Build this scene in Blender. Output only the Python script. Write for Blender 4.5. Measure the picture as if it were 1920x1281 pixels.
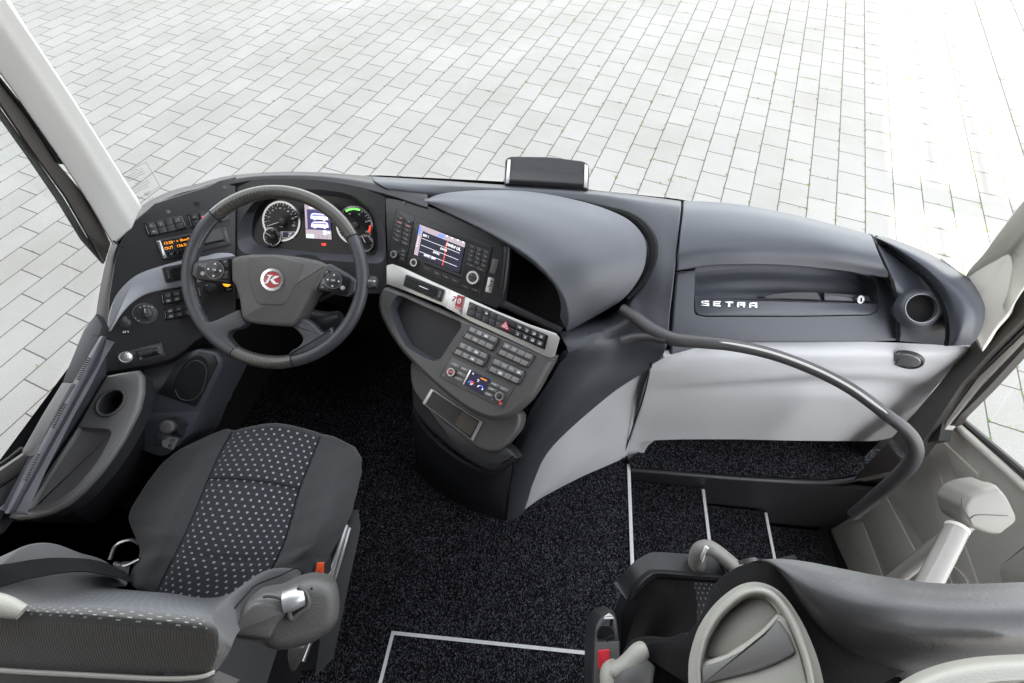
import bpy, bmesh, math, random
from mathutils import Vector, Matrix, Euler
random.seed(7)
for o in list(bpy.data.objects): bpy.data.objects.remove(o)
S = bpy.context.scene
COL = S.collection

# ---------------------------------------------------------------- camera, sky, sun, exposure
CAM_Z, PITCH, YAW, FPX = 1.63, math.radians(56.5), math.radians(6), 855.0
cam = bpy.data.cameras.new('camera'); cam_o = bpy.data.objects.new('camera', cam); COL.objects.link(cam_o)
cam.lens = FPX * 36 / 1920; cam.sensor_width = 36; cam.clip_start = 0.02; cam.clip_end = 400
cam_o.location = (0, 0, CAM_Z); cam_o.rotation_euler = (math.pi/2 - PITCH, 0, YAW)
S.camera = cam_o
SUN_AZ, SUN_EL = math.radians(-163), math.radians(33)      # where the sun stands, from +Y clockwise
W = bpy.data.worlds.new('World'); S.world = W; W.use_nodes = True
nt = W.node_tree; bg = nt.nodes['Background']
sky = nt.nodes.new('ShaderNodeTexSky'); sky.sky_type = 'NISHITA'; sky.sun_disc = False
sky.sun_elevation = SUN_EL; sky.sun_rotation = SUN_AZ; sky.dust_density = 2.0; sky.air_density = 1.0; sky.ozone_density = 1.0
hs = nt.nodes.new('ShaderNodeHueSaturation'); hs.inputs['Saturation'].default_value = .18
nt.links.new(sky.outputs[0], hs.inputs['Color']); nt.links.new(hs.outputs[0], bg.inputs[0]); bg.inputs[1].default_value = 0.15
sun = bpy.data.lights.new('sun', 'SUN'); sun.energy = 3.6; sun.angle = math.radians(0.4); sun.color = (1, .94, .84)
sun_o = bpy.data.objects.new('sun', sun); COL.objects.link(sun_o)
sd = Vector((math.sin(SUN_AZ)*math.cos(SUN_EL), math.cos(SUN_AZ)*math.cos(SUN_EL), math.sin(SUN_EL)))
sun_o.rotation_euler = sd.to_track_quat('Z', 'Y').to_euler(); sun_o.location = sd*20
S.view_settings.view_transform = 'Standard'; S.view_settings.look = 'None'
S.view_settings.exposure = 2.95; S.view_settings.gamma = 1
S.cycles.use_denoising = True; S.cycles.max_bounces = 8; S.cycles.transparent_max_bounces = 12
S.cycles.caustics_reflective = False; S.cycles.caustics_refractive = False

# ---------------------------------------------------------------- measuring helpers
CAM = Vector((0, 0, CAM_Z))
_R = Euler((math.pi/2 - PITCH, 0, YAW)).to_matrix()
def ray(px, py): return _R @ Vector(((px-960)/FPX, (640.5-py)/FPX, -1))
def pz(px, py, z):
    d = ray(px, py); return CAM + d*((z-CAM_Z)/d.z)
def pX(px, py, X):
    d = ray(px, py); return CAM + d*(X/d.x)
def pY(px, py, Y):
    d = ray(px, py); return CAM + d*(Y/d.y)
def crop(ox, oy, s): return lambda x, y: (ox+x/s, oy+y/s)
c1 = crop(170, 310, 3.2018); c2 = crop(680, 340, 3.2018); c3 = crop(740, 560, 3.05); c4 = crop(1120, 360, 2.372)
c5 = crop(0, 600, 3.202); c6 = crop(0, 780, 2.557); c7 = crop(1080, 880, 2.2857); c8 = crop(1500, 640, 2.786)
d3 = crop(480, 360, 8); d4 = crop(720, 380, 7.118); d5 = crop(810, 580, 6.742); d6 = crop(200, 380, 4.004); l1 = crop(0, 0, 2.002)
g9 = crop(1700, 560, 3.768); g6 = crop(1100, 1000, 4.5575)
ident = lambda x, y: (x, y)
def M_(f, pts): return [f(*p) for p in pts]

class Pl:                                     # a plane of the real object, with its own 2D frame
    def __init__(s, a, b, c):
        s.p = a; n = (b-a).cross(c-a).normalized()
        if n.dot(CAM-a) < 0: n = -n
        s.n = n; s.ex = (b-a).normalized(); s.ey = n.cross(s.ex).normalized()
    def w(s, px, py, off=0):
        d = ray(px, py); p = s.p + s.n*off
        return CAM + d*((p-CAM).dot(s.n)/d.dot(s.n))
    def loc(s, px, py, off=0):
        q = s.w(px, py, off)-s.p; return (q.dot(s.ex), q.dot(s.ey))
    def at(s, u, v, off=0): return s.p + s.ex*u + s.ey*v + s.n*off
    def scale(s, px, py): return (s.w(px, py)-CAM).dot(_R @ Vector((0, 0, -1)))/FPX

# ---------------------------------------------------------------- 2D helpers
def area(P): return sum(P[i-1][0]*P[i][1]-P[i][0]*P[i-1][1] for i in range(len(P)))/2
def ccw(P): return P if area(P) > 0 else P[::-1]
def offset(P, d):                             # inward for ccw polygons
    out = []; n = len(P)
    for i in range(n):
        a, b, c = Vector(P[i-1]), Vector(P[i]), Vector(P[(i+1) % n])
        e1 = (b-a); e2 = (c-b)
        if e1.length < 1e-9 or e2.length < 1e-9: out.append(tuple(b)); continue
        e1.normalize(); e2.normalize()
        n1 = Vector((-e1.y, e1.x)); n2 = Vector((-e2.y, e2.x)); m = n1+n2
        k = max(0.35, 1+n1.dot(n2)); out.append(tuple(b + m*(d/k)))
    return out
def rnd(P, r, seg=4):                         # round the corners of a polygon
    out = []; n = len(P)
    for i in range(n):
        a, b, c = Vector(P[i-1]), Vector(P[i]), Vector(P[(i+1) % n])
        ra = min(r, (a-b).length*.48, (c-b).length*.48)
        p0 = b+(a-b).normalized()*ra; p2 = b+(c-b).normalized()*ra
        for k in range(seg+1):
            t = k/seg; out.append(tuple(p0*(1-t)**2 + b*2*t*(1-t) + p2*t*t))
    return out
def cr(P, t):                                 # Catmull-Rom through a list (works on tuples/Vectors)
    n = len(P)-1; t = min(max(t, 0), n-1e-9); i = int(t); f = t-i
    p1, p2 = P[i], P[i+1]
    p0 = P[i-1] if i > 0 else [2*a-b for a, b in zip(p1, p2)]
    p3 = P[i+2] if i+2 <= n else [2*b-a for a, b in zip(p1, p2)]
    return [0.5*(2*b+(c-a)*f+(2*a-5*b+4*c-d)*f*f+(3*b-a-3*c+d)*f**3) for a, b, c, d in zip(p0, p1, p2, p3)]
def curve(P, k=5):
    return [tuple(cr(P, i/k)) for i in range((len(P)-1)*k+1)]
def closed(P, k=4):                           # smooth closed outline
    Q = P[-2:]+P+P[:3]; return [tuple(cr(Q, 2+i/k)) for i in range(len(P)*k)]
def lerp(a, b, t): return tuple(x+(y-x)*t for x, y in zip(a, b))
def bil(Q, u, v):                             # quad TL TR BR BL
    return lerp(lerp(Q[0], Q[1], u), lerp(Q[3], Q[2], u), v)
def sub(Q, u0, v0, u1, v1): return [bil(Q, u0, v0), bil(Q, u1, v0), bil(Q, u1, v1), bil(Q, u0, v1)]

# ---------------------------------------------------------------- objects
WL = {}
def tagit(o, label=None, cat=None, group=None, kind=None):
    if label: o['label'] = label
    if cat: o['category'] = cat
    if group: o['group'] = group
    if kind: o['kind'] = kind
    return o
def thing(name, label, cat, loc, group=None):
    o = bpy.data.objects.new(name, None); COL.objects.link(o); o.location = loc; o.empty_display_size = .05
    WL[o.name] = Vector(loc); return tagit(o, label, cat, group)
class MB:
    def __init__(s): s.v = []; s.f = []; s.m = []; s.uv = {}
    def add(s, vs, fs, mi=0):
        b = len(s.v); s.v += [Vector(q) for q in vs]; s.f += [tuple(i+b for i in f) for f in fs]; s.m += [mi]*len(fs); return s
    def prism(s, pl, P, z0, z1, bev=0, mi=0, holes=(), back=False, bsg=2):      # P: local 2D outline
        P = ccw(P); n = len(P); rings = [(P, z0)]
        if bev > 0:
            rings.append((P, z1-bev))
            for k in range(1, bsg+1):
                a = k/bsg*math.pi/2; rings.append((offset(P, bev*(1-math.cos(a))), z1-bev+bev*math.sin(a)))
        else: rings.append((P, z1))
        if holes:
            vs = []; fs = []
            for R, z in rings: vs += [pl.at(x, y, z) for x, y in R]
            for k in range(len(rings)-1):
                for i in range(n): j = (i+1) % n; fs.append((k*n+i, k*n+j, (k+1)*n+j, (k+1)*n+i))
            s.add(vs, fs, mi)
            bm = bmesh.new(); ed = []
            for L in [rings[-1][0]]+[ccw(h)[::-1] for h in holes]:
                vv = [bm.verts.new((x, y, 0)) for x, y in L]
                ed += [bm.edges.new((vv[i], vv[(i+1) % len(vv)])) for i in range(len(vv))]
            bmesh.ops.triangle_fill(bm, use_beauty=True, use_dissolve=False, edges=ed, normal=(0, 0, 1))
            bm.verts.index_update()
            s.add([pl.at(v.co.x, v.co.y, z1) for v in bm.verts], [[v.index for v in f.verts] for f in bm.faces], mi); bm.free()
            for h in holes:
                h = ccw(h)[::-1]; m = len(h)
                s.add([pl.at(x, y, z1) for x, y in h]+[pl.at(x, y, z0) for x, y in h], [(i, (i+1) % m, m+(i+1) % m, m+i) for i in range(m)], mi)
            return s
        vs = []; fs = []
        for R, z in rings: vs += [pl.at(x, y, z) for x, y in R]
        for k in range(len(rings)-1):
            for i in range(n): j = (i+1) % n; fs.append((k*n+i, k*n+j, (k+1)*n+j, (k+1)*n+i))
        fs.append(tuple(range((len(rings)-1)*n, len(rings)*n)))
        if back: fs.append(tuple(range(n-1, -1, -1)))
        return s.add(vs, fs, mi)
    def pp(s, pl, pts, z0, z1, bev=0, mi=0, r=0, holes=(), off=None, back=False):        # outline given in photo pixels on the plane
        o = z1 if off is None else off
        P = [pl.loc(*q, o) for q in pts]
        if r: P = rnd(P, r)
        return s.prism(pl, P, z0, z1, bev, mi, holes=[[pl.loc(*q, o) for q in h] for h in holes], back=back)
    def disc(s, pl, c, r, z0, z1, bev=0, mi=0, seg=32, rx=1.0):
        x, y = pl.loc(*c, z1)
        return s.prism(pl, [(x+r*rx*math.cos(a*2*math.pi/seg), y+r*math.sin(a*2*math.pi/seg)) for a in range(seg)], z0, z1, bev, mi)
    def ring(s, pl, c, r0, r1, z0, z1, mi=0, seg=40, a0=0, a1=360):
        x, y = pl.loc(*c, z1); vs = []; fs = []
        n = seg+1 if a1-a0 < 360 else seg
        for i in range(n):
            a = math.radians(a0+(a1-a0)*i/seg); ca, sa = math.cos(a), math.sin(a)
            vs += [pl.at(x+r1*ca, y+r1*sa, z0), pl.at(x+r1*ca, y+r1*sa, z1), pl.at(x+r0*ca, y+r0*sa, z1), pl.at(x+r0*ca, y+r0*sa, z0)]
        for i in range(n if a1-a0 >= 360 else n-1):
            j = (i+1) % n
            for k in range(3): fs.append((4*i+k, 4*j+k, 4*j+k+1, 4*i+k+1))
        return s.add(vs, fs, mi)
    def line(s, pl, a, b, w, off, mi=0):           # flat stroke between two pixels, w metres wide
        A, B = Vector(pl.loc(*a, off)), Vector(pl.loc(*b, off)); d = B-A
        if d.length < 1e-6: return s
        m = Vector((-d.y, d.x)).normalized()*w/2
        return s.add([pl.at(*(A+m), off), pl.at(*(A-m), off), pl.at(*(B-m), off), pl.at(*(B+m), off)], [(0, 1, 2, 3)], mi)
    def text(s, txt, pl, c, e, h, off=.0008, mi=0, bold=0):       # centre pixel, pixel along the baseline, height in metres
        cu = bpy.data.curves.new('t', 'FONT'); cu.body = txt; cu.size = h*1.38; cu.align_x = 'CENTER'; cu.align_y = 'CENTER'; cu.offset = bold*h*.5; cu.resolution_u = 3
        to = bpy.data.objects.new('t', cu); me = to.to_mesh()
        A = Vector(pl.loc(*c, off)); B = Vector(pl.loc(*e, off)); dx = (B-A).normalized(); dy = Vector((-dx.y, dx.x))
        s.add([pl.at(*(A+dx*v.co.x+dy*v.co.y), off) for v in me.vertices], [tuple(p.vertices) for p in me.polygons], mi)
        to.to_mesh_clear(); bpy.data.objects.remove(to); bpy.data.curves.remove(cu); return s
    def tube(s, pts, r, mi=0, seg=14, k=5, flat=None, caps=True):        # pts 3D, r number or list
        pts = [Vector(p) for p in pts]
        R = r if isinstance(r, (list, tuple)) else [r]*len(pts)
        Q = [cr([tuple(p)+(q,) for p, q in zip(pts, R)], i/k) for i in range((len(pts)-1)*k+1)]
        C = [Vector(q[:3]) for q in Q]; prev = None; vs = []; fs = []
        for i, c in enumerate(C):
            t = (C[min(i+1, len(C)-1)]-C[max(i-1, 0)]).normalized()
            if prev is None: u = t.cross(Vector((0, 0, 1)) if abs(t.z) < .9 else Vector((1, 0, 0))).normalized()
            else: u = (prev-t*prev.dot(t)).normalized()
            prev = u; w = t.cross(u)
            for a in range(seg):
                q = 2*math.pi*a/seg; vs.append(c+(u*math.cos(q)+w*math.sin(q)*(flat or 1))*Q[i][3])
        for i in range(len(C)-1):
            for a in range(seg): b = (a+1) % seg; fs.append((i*seg+a, i*seg+b, (i+1)*seg+b, (i+1)*seg+a))
        if caps: fs += [tuple(range(seg-1, -1, -1)), tuple(range((len(C)-1)*seg, len(C)*seg))]
        return s.add(vs, fs, mi)
    def box(s, x0, x1, y0, y1, z0, z1, mi=0):
        vs = [(x, y, z) for z in (z0, z1) for y in (y0, y1) for x in (x0, x1)]
        return s.add(vs, [(0, 2, 3, 1), (4, 5, 7, 6), (0, 1, 5, 4), (2, 6, 7, 3), (0, 4, 6, 2), (1, 3, 7, 5)], mi)
    def hull3(s, bottom, top, mi=0):           # prism between two 3D rings
        n = len(bottom)
        return s.add(list(bottom)+list(top), [(i, (i+1) % n, n+(i+1) % n, n+i) for i in range(n)]+[tuple(range(n-1, -1, -1)), tuple(range(n, 2*n))], mi)
    def sheet(s, rows, nu=6, nv=6, roll=0, depth=.02, mats=None, mi=0, uv=False, rs=3, sides='tblr', push=None, taper=False):
        """smooth surface through a grid of 3D points, its border rolled over and carried down as real thickness"""
        rows = [[tuple(p) for p in r] for r in rows]; nr = len(rows); nc = len(rows[0])
        A = [[cr(r, j/nu) for j in range((nc-1)*nu+1)] for r in rows]
        G = []
        for i in range((nr-1)*nv+1): G.append([Vector(cr([A[k][j] for k in range(nr)], i/nv)) for j in range(len(A[0]))])
        R, C = len(G), len(G[0])
        if push:
            for i in range(R):
                for j in range(C): G[i][j] = G[i][j]+Vector(push(j/(C-1)*(nc-1), i/(R-1)*(nr-1), G[i][j]))
        def nrm(i, j):
            a = G[i][min(j+1, C-1)]-G[i][max(j-1, 0)]; b = G[min(i+1, R-1)][j]-G[max(i-1, 0)][j]
            n = a.cross(b)
            if n.length < 1e-12: n = Vector((0, 0, 1))
            n.normalize(); return n
        ci, cj = R//2, C//2; flip = nrm(ci, cj).dot(CAM-G[ci][cj]) < 0
        base = len(s.v)
        vs = [G[i][j] for i in range(R) for j in range(C)]; fs = []; mm = []
        for i in range(R-1):
            for j in range(C-1):
                fs.append((i*C+j, i*C+j+1, (i+1)*C+j+1, (i+1)*C+j)); m = mi
                if mats:
                    uu = (j+.5)/nu; vv = (i+.5)/nv
                    for (u0, u1, v0, v1, q) in mats:
                        if u0 <= uu <= u1 and v0 <= vv <= v1: m = q
                mm.append(m)
        B = [(0, j) for j in range(C)]+[(i, C-1) for i in range(1, R)]+[(R-1, j) for j in range(C-2, -1, -1)]+[(i, 0) for i in range(R-2, 0, -1)]
        last = [i*C+j for i, j in B]; L = len(B)
        outs = []
        for i, j in B:
            o = Vector((0, 0, 0))
            if i == 0 and 't' in sides: o += G[0][j]-G[1][j]
            if i == R-1 and 'b' in sides: o += G[R-1][j]-G[R-2][j]
            if j == 0 and 'l' in sides: o += G[i][0]-G[i][1]
            if j == C-1 and 'r' in sides: o += G[i][C-1]-G[i][C-2]
            n = nrm(i, j)*(-1 if flip else 1); o = o-n*o.dot(n)
            outs.append((o.normalized() if o.length > 1e-9 else Vector((0, 0, 0)), n))
        tap = [min(1, max(.05, (G[0][j]-G[R-1][j]).length/.05)) if taper else 1 for i, j in B]
        for _ in range(3):
            outs = [((outs[k-1][0]+outs[k][0]*2+outs[(k+1) % L][0]), outs[k][1]) for k in range(L)]
            outs = [(o.normalized() if o.length > 1e-9 else o, n) for o, n in outs]
        rings = []
        if roll:
            for q in range(1, rs+1):
                a = q/rs*math.pi/2; rings.append((roll*math.sin(a), roll*(1-math.cos(a))))
        rings.append(((roll or 0), (roll or 0)+depth))
        for (ro, rd) in rings:
            st = len(vs)
            for (i, j), (o, n), tp in zip(B, outs, tap): vs.append(G[i][j]+(o*ro-n*rd)*tp)
            cur = list(range(st, st+L))
            for k in range(L): fs.append((last[k-1], last[k], cur[k], cur[k-1])); mm.append(mi)
            last = cur
        if flip: fs = [f[::-1] for f in fs]
        s.v += vs; s.f += [tuple(i+base for i in f) for f in fs]; s.m += mm
        if uv:
            for i in range(R):
                for j in range(C): s.uv[base+i*C+j] = (j/(C-1)*(nc-1), i/(R-1)*(nr-1))
        return s
    def build(s, name, mats, parent=None, label=None, cat=None, group=None, kind=None, sharp=35, split=True):
        if not isinstance(mats, (list, tuple)): mats = [mats]
        lo = Vector([min(v[i] for v in s.v) for i in range(3)]); hi = Vector([max(v[i] for v in s.v) for i in range(3)])
        c = (lo+hi)/2
        me = bpy.data.meshes.new(name); me.from_pydata([v-c for v in s.v], [], s.f)
        for m in mats: me.materials.append(m)
        me.polygons.foreach_set('material_index', s.m)
        if s.uv:
            ul = me.uv_layers.new(name='UVMap')
            for l in me.loops: ul.data[l.index].uv = s.uv.get(l.vertex_index, (0, 0))
        me.update(); me.polygons.foreach_set('use_smooth', [True]*len(me.polygons))
        me.set_sharp_from_angle(angle=math.radians(sharp))
        o = bpy.data.objects.new(name, me); COL.objects.link(o)
        if parent is not None: o.parent = parent; o.location = c-WL[parent.name]
        else: o.location = c
        WL[o.name] = c
        return tagit(o, label, cat, group, kind)

# ---------------------------------------------------------------- materials
def nmat(name):
    m = bpy.data.materials.new(name); m.use_nodes = True; return m, m.node_tree, m.node_tree.nodes['Principled BSDF']
def N(t, ty, **k):
    n = t.nodes.new(ty)
    for a, b in k.items(): setattr(n, a, b)
    return n
def mix_rgb(t, fac, a, b, blend='MIX'):
    n = N(t, 'ShaderNodeMix', data_type='RGBA', blend_type=blend)
    for i, v in ((0, fac), (6, a), (7, b)):
        if hasattr(v, 'is_linked') or hasattr(v, 'links'): t.links.new(v, n.inputs[i])
        else: n.inputs[i].default_value = v if i == 0 else tuple(v)+(1,)
    return n.outputs[2]
def math_(t, op, a, b=None):
    n = N(t, 'ShaderNodeMath', operation=op)
    for i, v in ((0, a), (1, b)):
        if v is None: continue
        if hasattr(v, 'links'): t.links.new(v, n.inputs[i])
        else: n.inputs[i].default_value = v
    return n.outputs[0]
def plain(name, col, rough=.5, metal=0, grain=0, gs=700, var=.12, vs=6, coat=0, spec=.5, sheen=0):
    m, t, p = nmat(name)
    p.inputs['Roughness'].default_value = rough; p.inputs['Metallic'].default_value = metal
    p.inputs['Specular IOR Level'].default_value = spec; p.inputs['Coat Weight'].default_value = coat; p.inputs['Sheen Weight'].default_value = sheen
    tc = N(t, 'ShaderNodeTexCoord'); no = N(t, 'ShaderNodeTexNoise'); no.inputs['Scale'].default_value = vs; no.inputs['Detail'].default_value = 5
    t.links.new(tc.outputs['Object'], no.inputs['Vector'])
    c = mix_rgb(t, no.outputs[0], [x*(1-var) for x in col], [x*(1+var) for x in col]); t.links.new(c, p.inputs['Base Color'])
    mr = N(t, 'ShaderNodeMapRange'); t.links.new(no.outputs[0], mr.inputs[0]); mr.inputs[3].default_value = max(0, rough-.05); mr.inputs[4].default_value = min(1, rough+.06)
    t.links.new(mr.outputs[0], p.inputs['Roughness'])
    if grain:
        vo = N(t, 'ShaderNodeTexVoronoi'); vo.inputs['Scale'].default_value = gs; t.links.new(tc.outputs['Object'], vo.inputs['Vector'])
        b = N(t, 'ShaderNodeBump'); b.inputs['Strength'].default_value = grain; b.inputs['Distance'].default_value = .0006
        t.links.new(vo.outputs['Distance'], b.inputs['Height']); t.links.new(b.outputs[0], p.inputs['Normal'])
    return m
def glow(name, col, st=1.0):
    m, t, p = nmat(name); p.inputs['Base Color'].default_value = tuple(x*.3 for x in col)+(1,)
    p.inputs['Emission Color'].default_value = tuple(col)+(1,); p.inputs['Emission Strength'].default_value = st*.36; return m
M = {}
M['dash'] = plain('soft_black_plastic', (.020, .020, .022), .40, grain=.35, gs=500)
M['dash_top'] = plain('dark_grey_dash_skin', (.058, .061, .072), .38, grain=.3, gs=500, var=.06)
M['hood'] = plain('grey_hood_skin', (.115, .119, .133), .40, grain=.3, gs=450, var=.05)
M['glove'] = plain('slate_glovebox_plastic', (.066, .071, .086), .37, grain=.35, gs=450, var=.05)
M['deck'] = plain('grey_console_plastic', (.095, .092, .090), .40, grain=.35, gs=500, var=.07)
M['black'] = plain('deep_black_plastic', (.012, .012, .014), .5)
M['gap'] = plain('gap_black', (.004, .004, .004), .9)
M['gloss'] = plain('gloss_black', (.012, .012, .014), .16)
M['key'] = plain('switch_black', (.03, .03, .032), .4)
M['keygrey'] = plain('switch_grey', (.23, .225, .22), .45)
M['keymid'] = plain('switch_slot_dark', (.05, .047, .045), .5)
M['leather'] = plain('wheel_leather', (.050, .051, .057), .38, grain=.6, gs=420, var=.08)
M['airbag'] = plain('airbag_cover', (.080, .076, .072), .52, grain=.7, gs=380, var=.08)
M['white_pl'] = plain('pale_grey_panel', (.58, .58, .595), .42, grain=.2, gs=500, var=.03)
M['beige'] = plain('beige_plastic', (.72, .69, .62), .5, grain=.3, gs=420, var=.04)
M['beige_pad'] = plain('beige_grip_plastic', (.24, .23, .205), .42, grain=.2)
M['beige_gl'] = plain('beige_enamel', (.33, .315, .285), .25, var=.03, coat=.4)
M['pillar'] = plain('cream_pillar_trim', (.78, .77, .74), .5, grain=.2, gs=400, var=.02)
M['rubber'] = plain('rubber_seal', (.025, .024, .023), .55)
M['frame'] = plain('brown_black_frame', (.05, .044, .04), .35)
M['alu'] = plain('satin_aluminium', (.62, .62, .62), .32, metal=1)
M['chrome'] = plain('chrome', (.8, .8, .82), .12, metal=1)
M['satin'] = plain('satin_key_end', (.30, .30, .31), .3, metal=.5)
M['white'] = plain('white_print', (.8, .8, .8), .6)
M['dimwhite'] = plain('dim_print', (.35, .34, .33), .6)
M['strip'] = plain('white_edge_strip', (.82, .82, .83), .5, var=.06, vs=30)
M['red'] = plain('red_plastic', (.55, .03, .04), .35)
M['orange'] = plain('orange_button', (.75, .10, .03), .35)
M['badge_red'] = plain('badge_red', (.36, .035, .04), .3, coat=.5)
M['rail'] = plain('handrail_coat', (.065, .063, .065), .38, grain=.5, gs=600)
M['seatpl'] = plain('seat_plastic', (.09, .086, .082), .5, grain=.5, gs=400)
M['shell'] = plain('seat_shell_beige', (.36, .35, .31), .42, grain=.4, gs=350, var=.04)
M['shellpad'] = plain('seat_grip_grey', (.14, .135, .13), .5, grain=.3)
M['g_led'] = glow('amber_display', (1, .33, .02), .75)
M['g_green'] = glow('green_lamp', (.15, .9, .1), .8)
M['g_red'] = glow('red_lamp', (1, .04, .03), .9)
M['g_white'] = glow('display_white', (.85, .85, .88), .75)
M['g_blue'] = glow('display_blue', (.12, .2, .9), .7)
M['g_scr'] = glow('display_dark', (.012, .012, .03), .5)
M['g_bar'] = glow('display_bar', (.36, .30, .34), .55)
M['g_pink'] = glow('pink_key_light', (.8, .25, .28), .4)

def brushed(name, col, rough=.34):
    m, t, p = nmat(name); tc = N(t, 'ShaderNodeTexCoord'); mp = N(t, 'ShaderNodeMapping'); mp.inputs['Scale'].default_value = (12, 260, 260)
    no = N(t, 'ShaderNodeTexNoise'); no.inputs['Scale'].default_value = 6; no.inputs['Detail'].default_value = 3
    t.links.new(tc.outputs['Object'], mp.inputs[0]); t.links.new(mp.outputs[0], no.inputs[0])
    t.links.new(mix_rgb(t, no.outputs[0], [x*.86 for x in col], [x*1.12 for x in col]), p.inputs['Base Color'])
    p.inputs['Metallic'].default_value = .55; p.inputs['Roughness'].default_value = rough; return m
M['trim'] = brushed('brushed_champagne_trim', (.52, .51, .48))
M['trimcool'] = brushed('brushed_silver_trim', (.36, .37, .40), .42)

def carpet():
    m, t, p = nmat('flecked_carpet'); tc = N(t, 'ShaderNodeTexCoord'); mp = N(t, 'ShaderNodeMapping'); mp.inputs['Scale'].default_value = (1.5, 1.0, 1)
    t.links.new(tc.outputs['Object'], mp.inputs[0])
    vo = N(t, 'ShaderNodeTexVoronoi'); vo.inputs['Scale'].default_value = 300; t.links.new(mp.outputs[0], vo.inputs['Vector'])
    sp = N(t, 'ShaderNodeSeparateColor'); t.links.new(vo.outputs['Color'], sp.inputs[0])
    r = N(t, 'ShaderNodeValToRGB'); e = r.color_ramp.elements; e[0].position = .36; e[0].color = (.004, .004, .005, 1); e[1].position = 1; e[1].color = (.13, .13, .155, 1)
    x = e.new(.72); x.color = (.022, .022, .028, 1)
    t.links.new(sp.outputs[0], r.inputs[0]); t.links.new(r.outputs[0], p.inputs['Base Color'])
    p.inputs['Roughness'].default_value = .95; p.inputs['Specular IOR Level'].default_value = .1
    b = N(t, 'ShaderNodeBump'); b.inputs['Strength'].default_value = .8; b.inputs['Distance'].default_value = .003
    t.links.new(vo.outputs['Distance'], b.inputs['Height']); t.links.new(b.outputs[0], p.inputs['Normal']); return m
M['carpet'] = carpet()

def fabric(name, col, dots=None, rib=0, nx=4.0, ny=4.5, dot=(.36, .37, .40), sheen=.25):
    m, t, p = nmat(name); tc = N(t, 'ShaderNodeTexCoord'); p.inputs['Roughness'].default_value = .9; p.inputs['Specular IOR Level'].default_value = .15
    p.inputs['Sheen Weight'].default_value = sheen; p.inputs['Sheen Roughness'].default_value = .5
    no = N(t, 'ShaderNodeTexNoise'); no.inputs['Scale'].default_value = 420; no.inputs['Detail'].default_value = 2; t.links.new(tc.outputs['Object'], no.inputs[0])
    c = mix_rgb(t, no.outputs[0], [x*.6 for x in col], [x*1.4 for x in col])
    h = no.outputs[0]
    if rib:
        wv = N(t, 'ShaderNodeTexWave'); wv.wave_type = 'BANDS'; wv.bands_direction = 'X'; wv.inputs['Scale'].default_value = rib; wv.inputs['Distortion'].default_value = 1.0; wv.inputs['Detail Scale'].default_value = 3
        t.links.new(tc.outputs['Object'], wv.inputs[0]); h = wv.outputs[1]
        c = mix_rgb(t, wv.outputs[1], [x*.65 for x in col], [x*1.3 for x in col])
    if dots:
        s = N(t, 'ShaderNodeSeparateXYZ'); t.links.new(tc.outputs['UV'], s.inputs[0])
        v = math_(t, 'MULTIPLY', s.outputs[1], ny); fl = math_(t, 'FLOOR', v); odd = math_(t, 'MULTIPLY', math_(t, 'MODULO', fl, 2.0), .5)
        u = math_(t, 'ADD', math_(t, 'MULTIPLY', s.outputs[0], nx), odd)
        fu = math_(t, 'ABSOLUTE', math_(t, 'SUBTRACT', math_(t, 'FRACT', u), .5)); fv = math_(t, 'ABSOLUTE', math_(t, 'SUBTRACT', math_(t, 'FRACT', v), .5))
        k = math_(t, 'MULTIPLY', math_(t, 'LESS_THAN', fu, .125), math_(t, 'LESS_THAN', fv, .17))
        c = mix_rgb(t, k, c, dot)
    t.links.new(c, p.inputs['Base Color'])
    b = N(t, 'ShaderNodeBump'); b.inputs['Strength'].default_value = .4; b.inputs['Distance'].default_value = .0012
    t.links.new(h, b.inputs['Height']); t.links.new(b.outputs[0], p.inputs['Normal']); return m
M['fab'] = fabric('grey_seat_fabric', (.056, .055, .058))
M['fabdot'] = fabric('dotted_seat_fabric', (.034, .035, .040), dots=True)
M['fabrib'] = fabric('ribbed_back_fabric', (.065, .058, .050), rib=95)
M['fabblk'] = fabric('black_ribbed_fabric', (.011, .0105, .0105), rib=110, sheen=.06)
M['belt'] = fabric('belt_webbing', (.007, .007, .0075), sheen=.02)
M['hide'] = plain('quilted_grey_leather', (.055, .054, .055), .33, grain=0, var=.05)
t = M['hide'].node_tree; vo = N(t, 'ShaderNodeTexNoise'); vo.inputs['Scale'].default_value = 170; vo.inputs['Detail'].default_value = 1.5
tc = N(t, 'ShaderNodeTexCoord'); b = N(t, 'ShaderNodeBump'); b.inputs['Strength'].default_value = .10; b.inputs['Distance'].default_value = .003
t.links.new(tc.outputs['Object'], vo.inputs[0]); t.links.new(vo.outputs[0], b.inputs['Height']); t.links.new(b.outputs[0], t.nodes['Principled BSDF'].inputs['Normal'])

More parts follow.
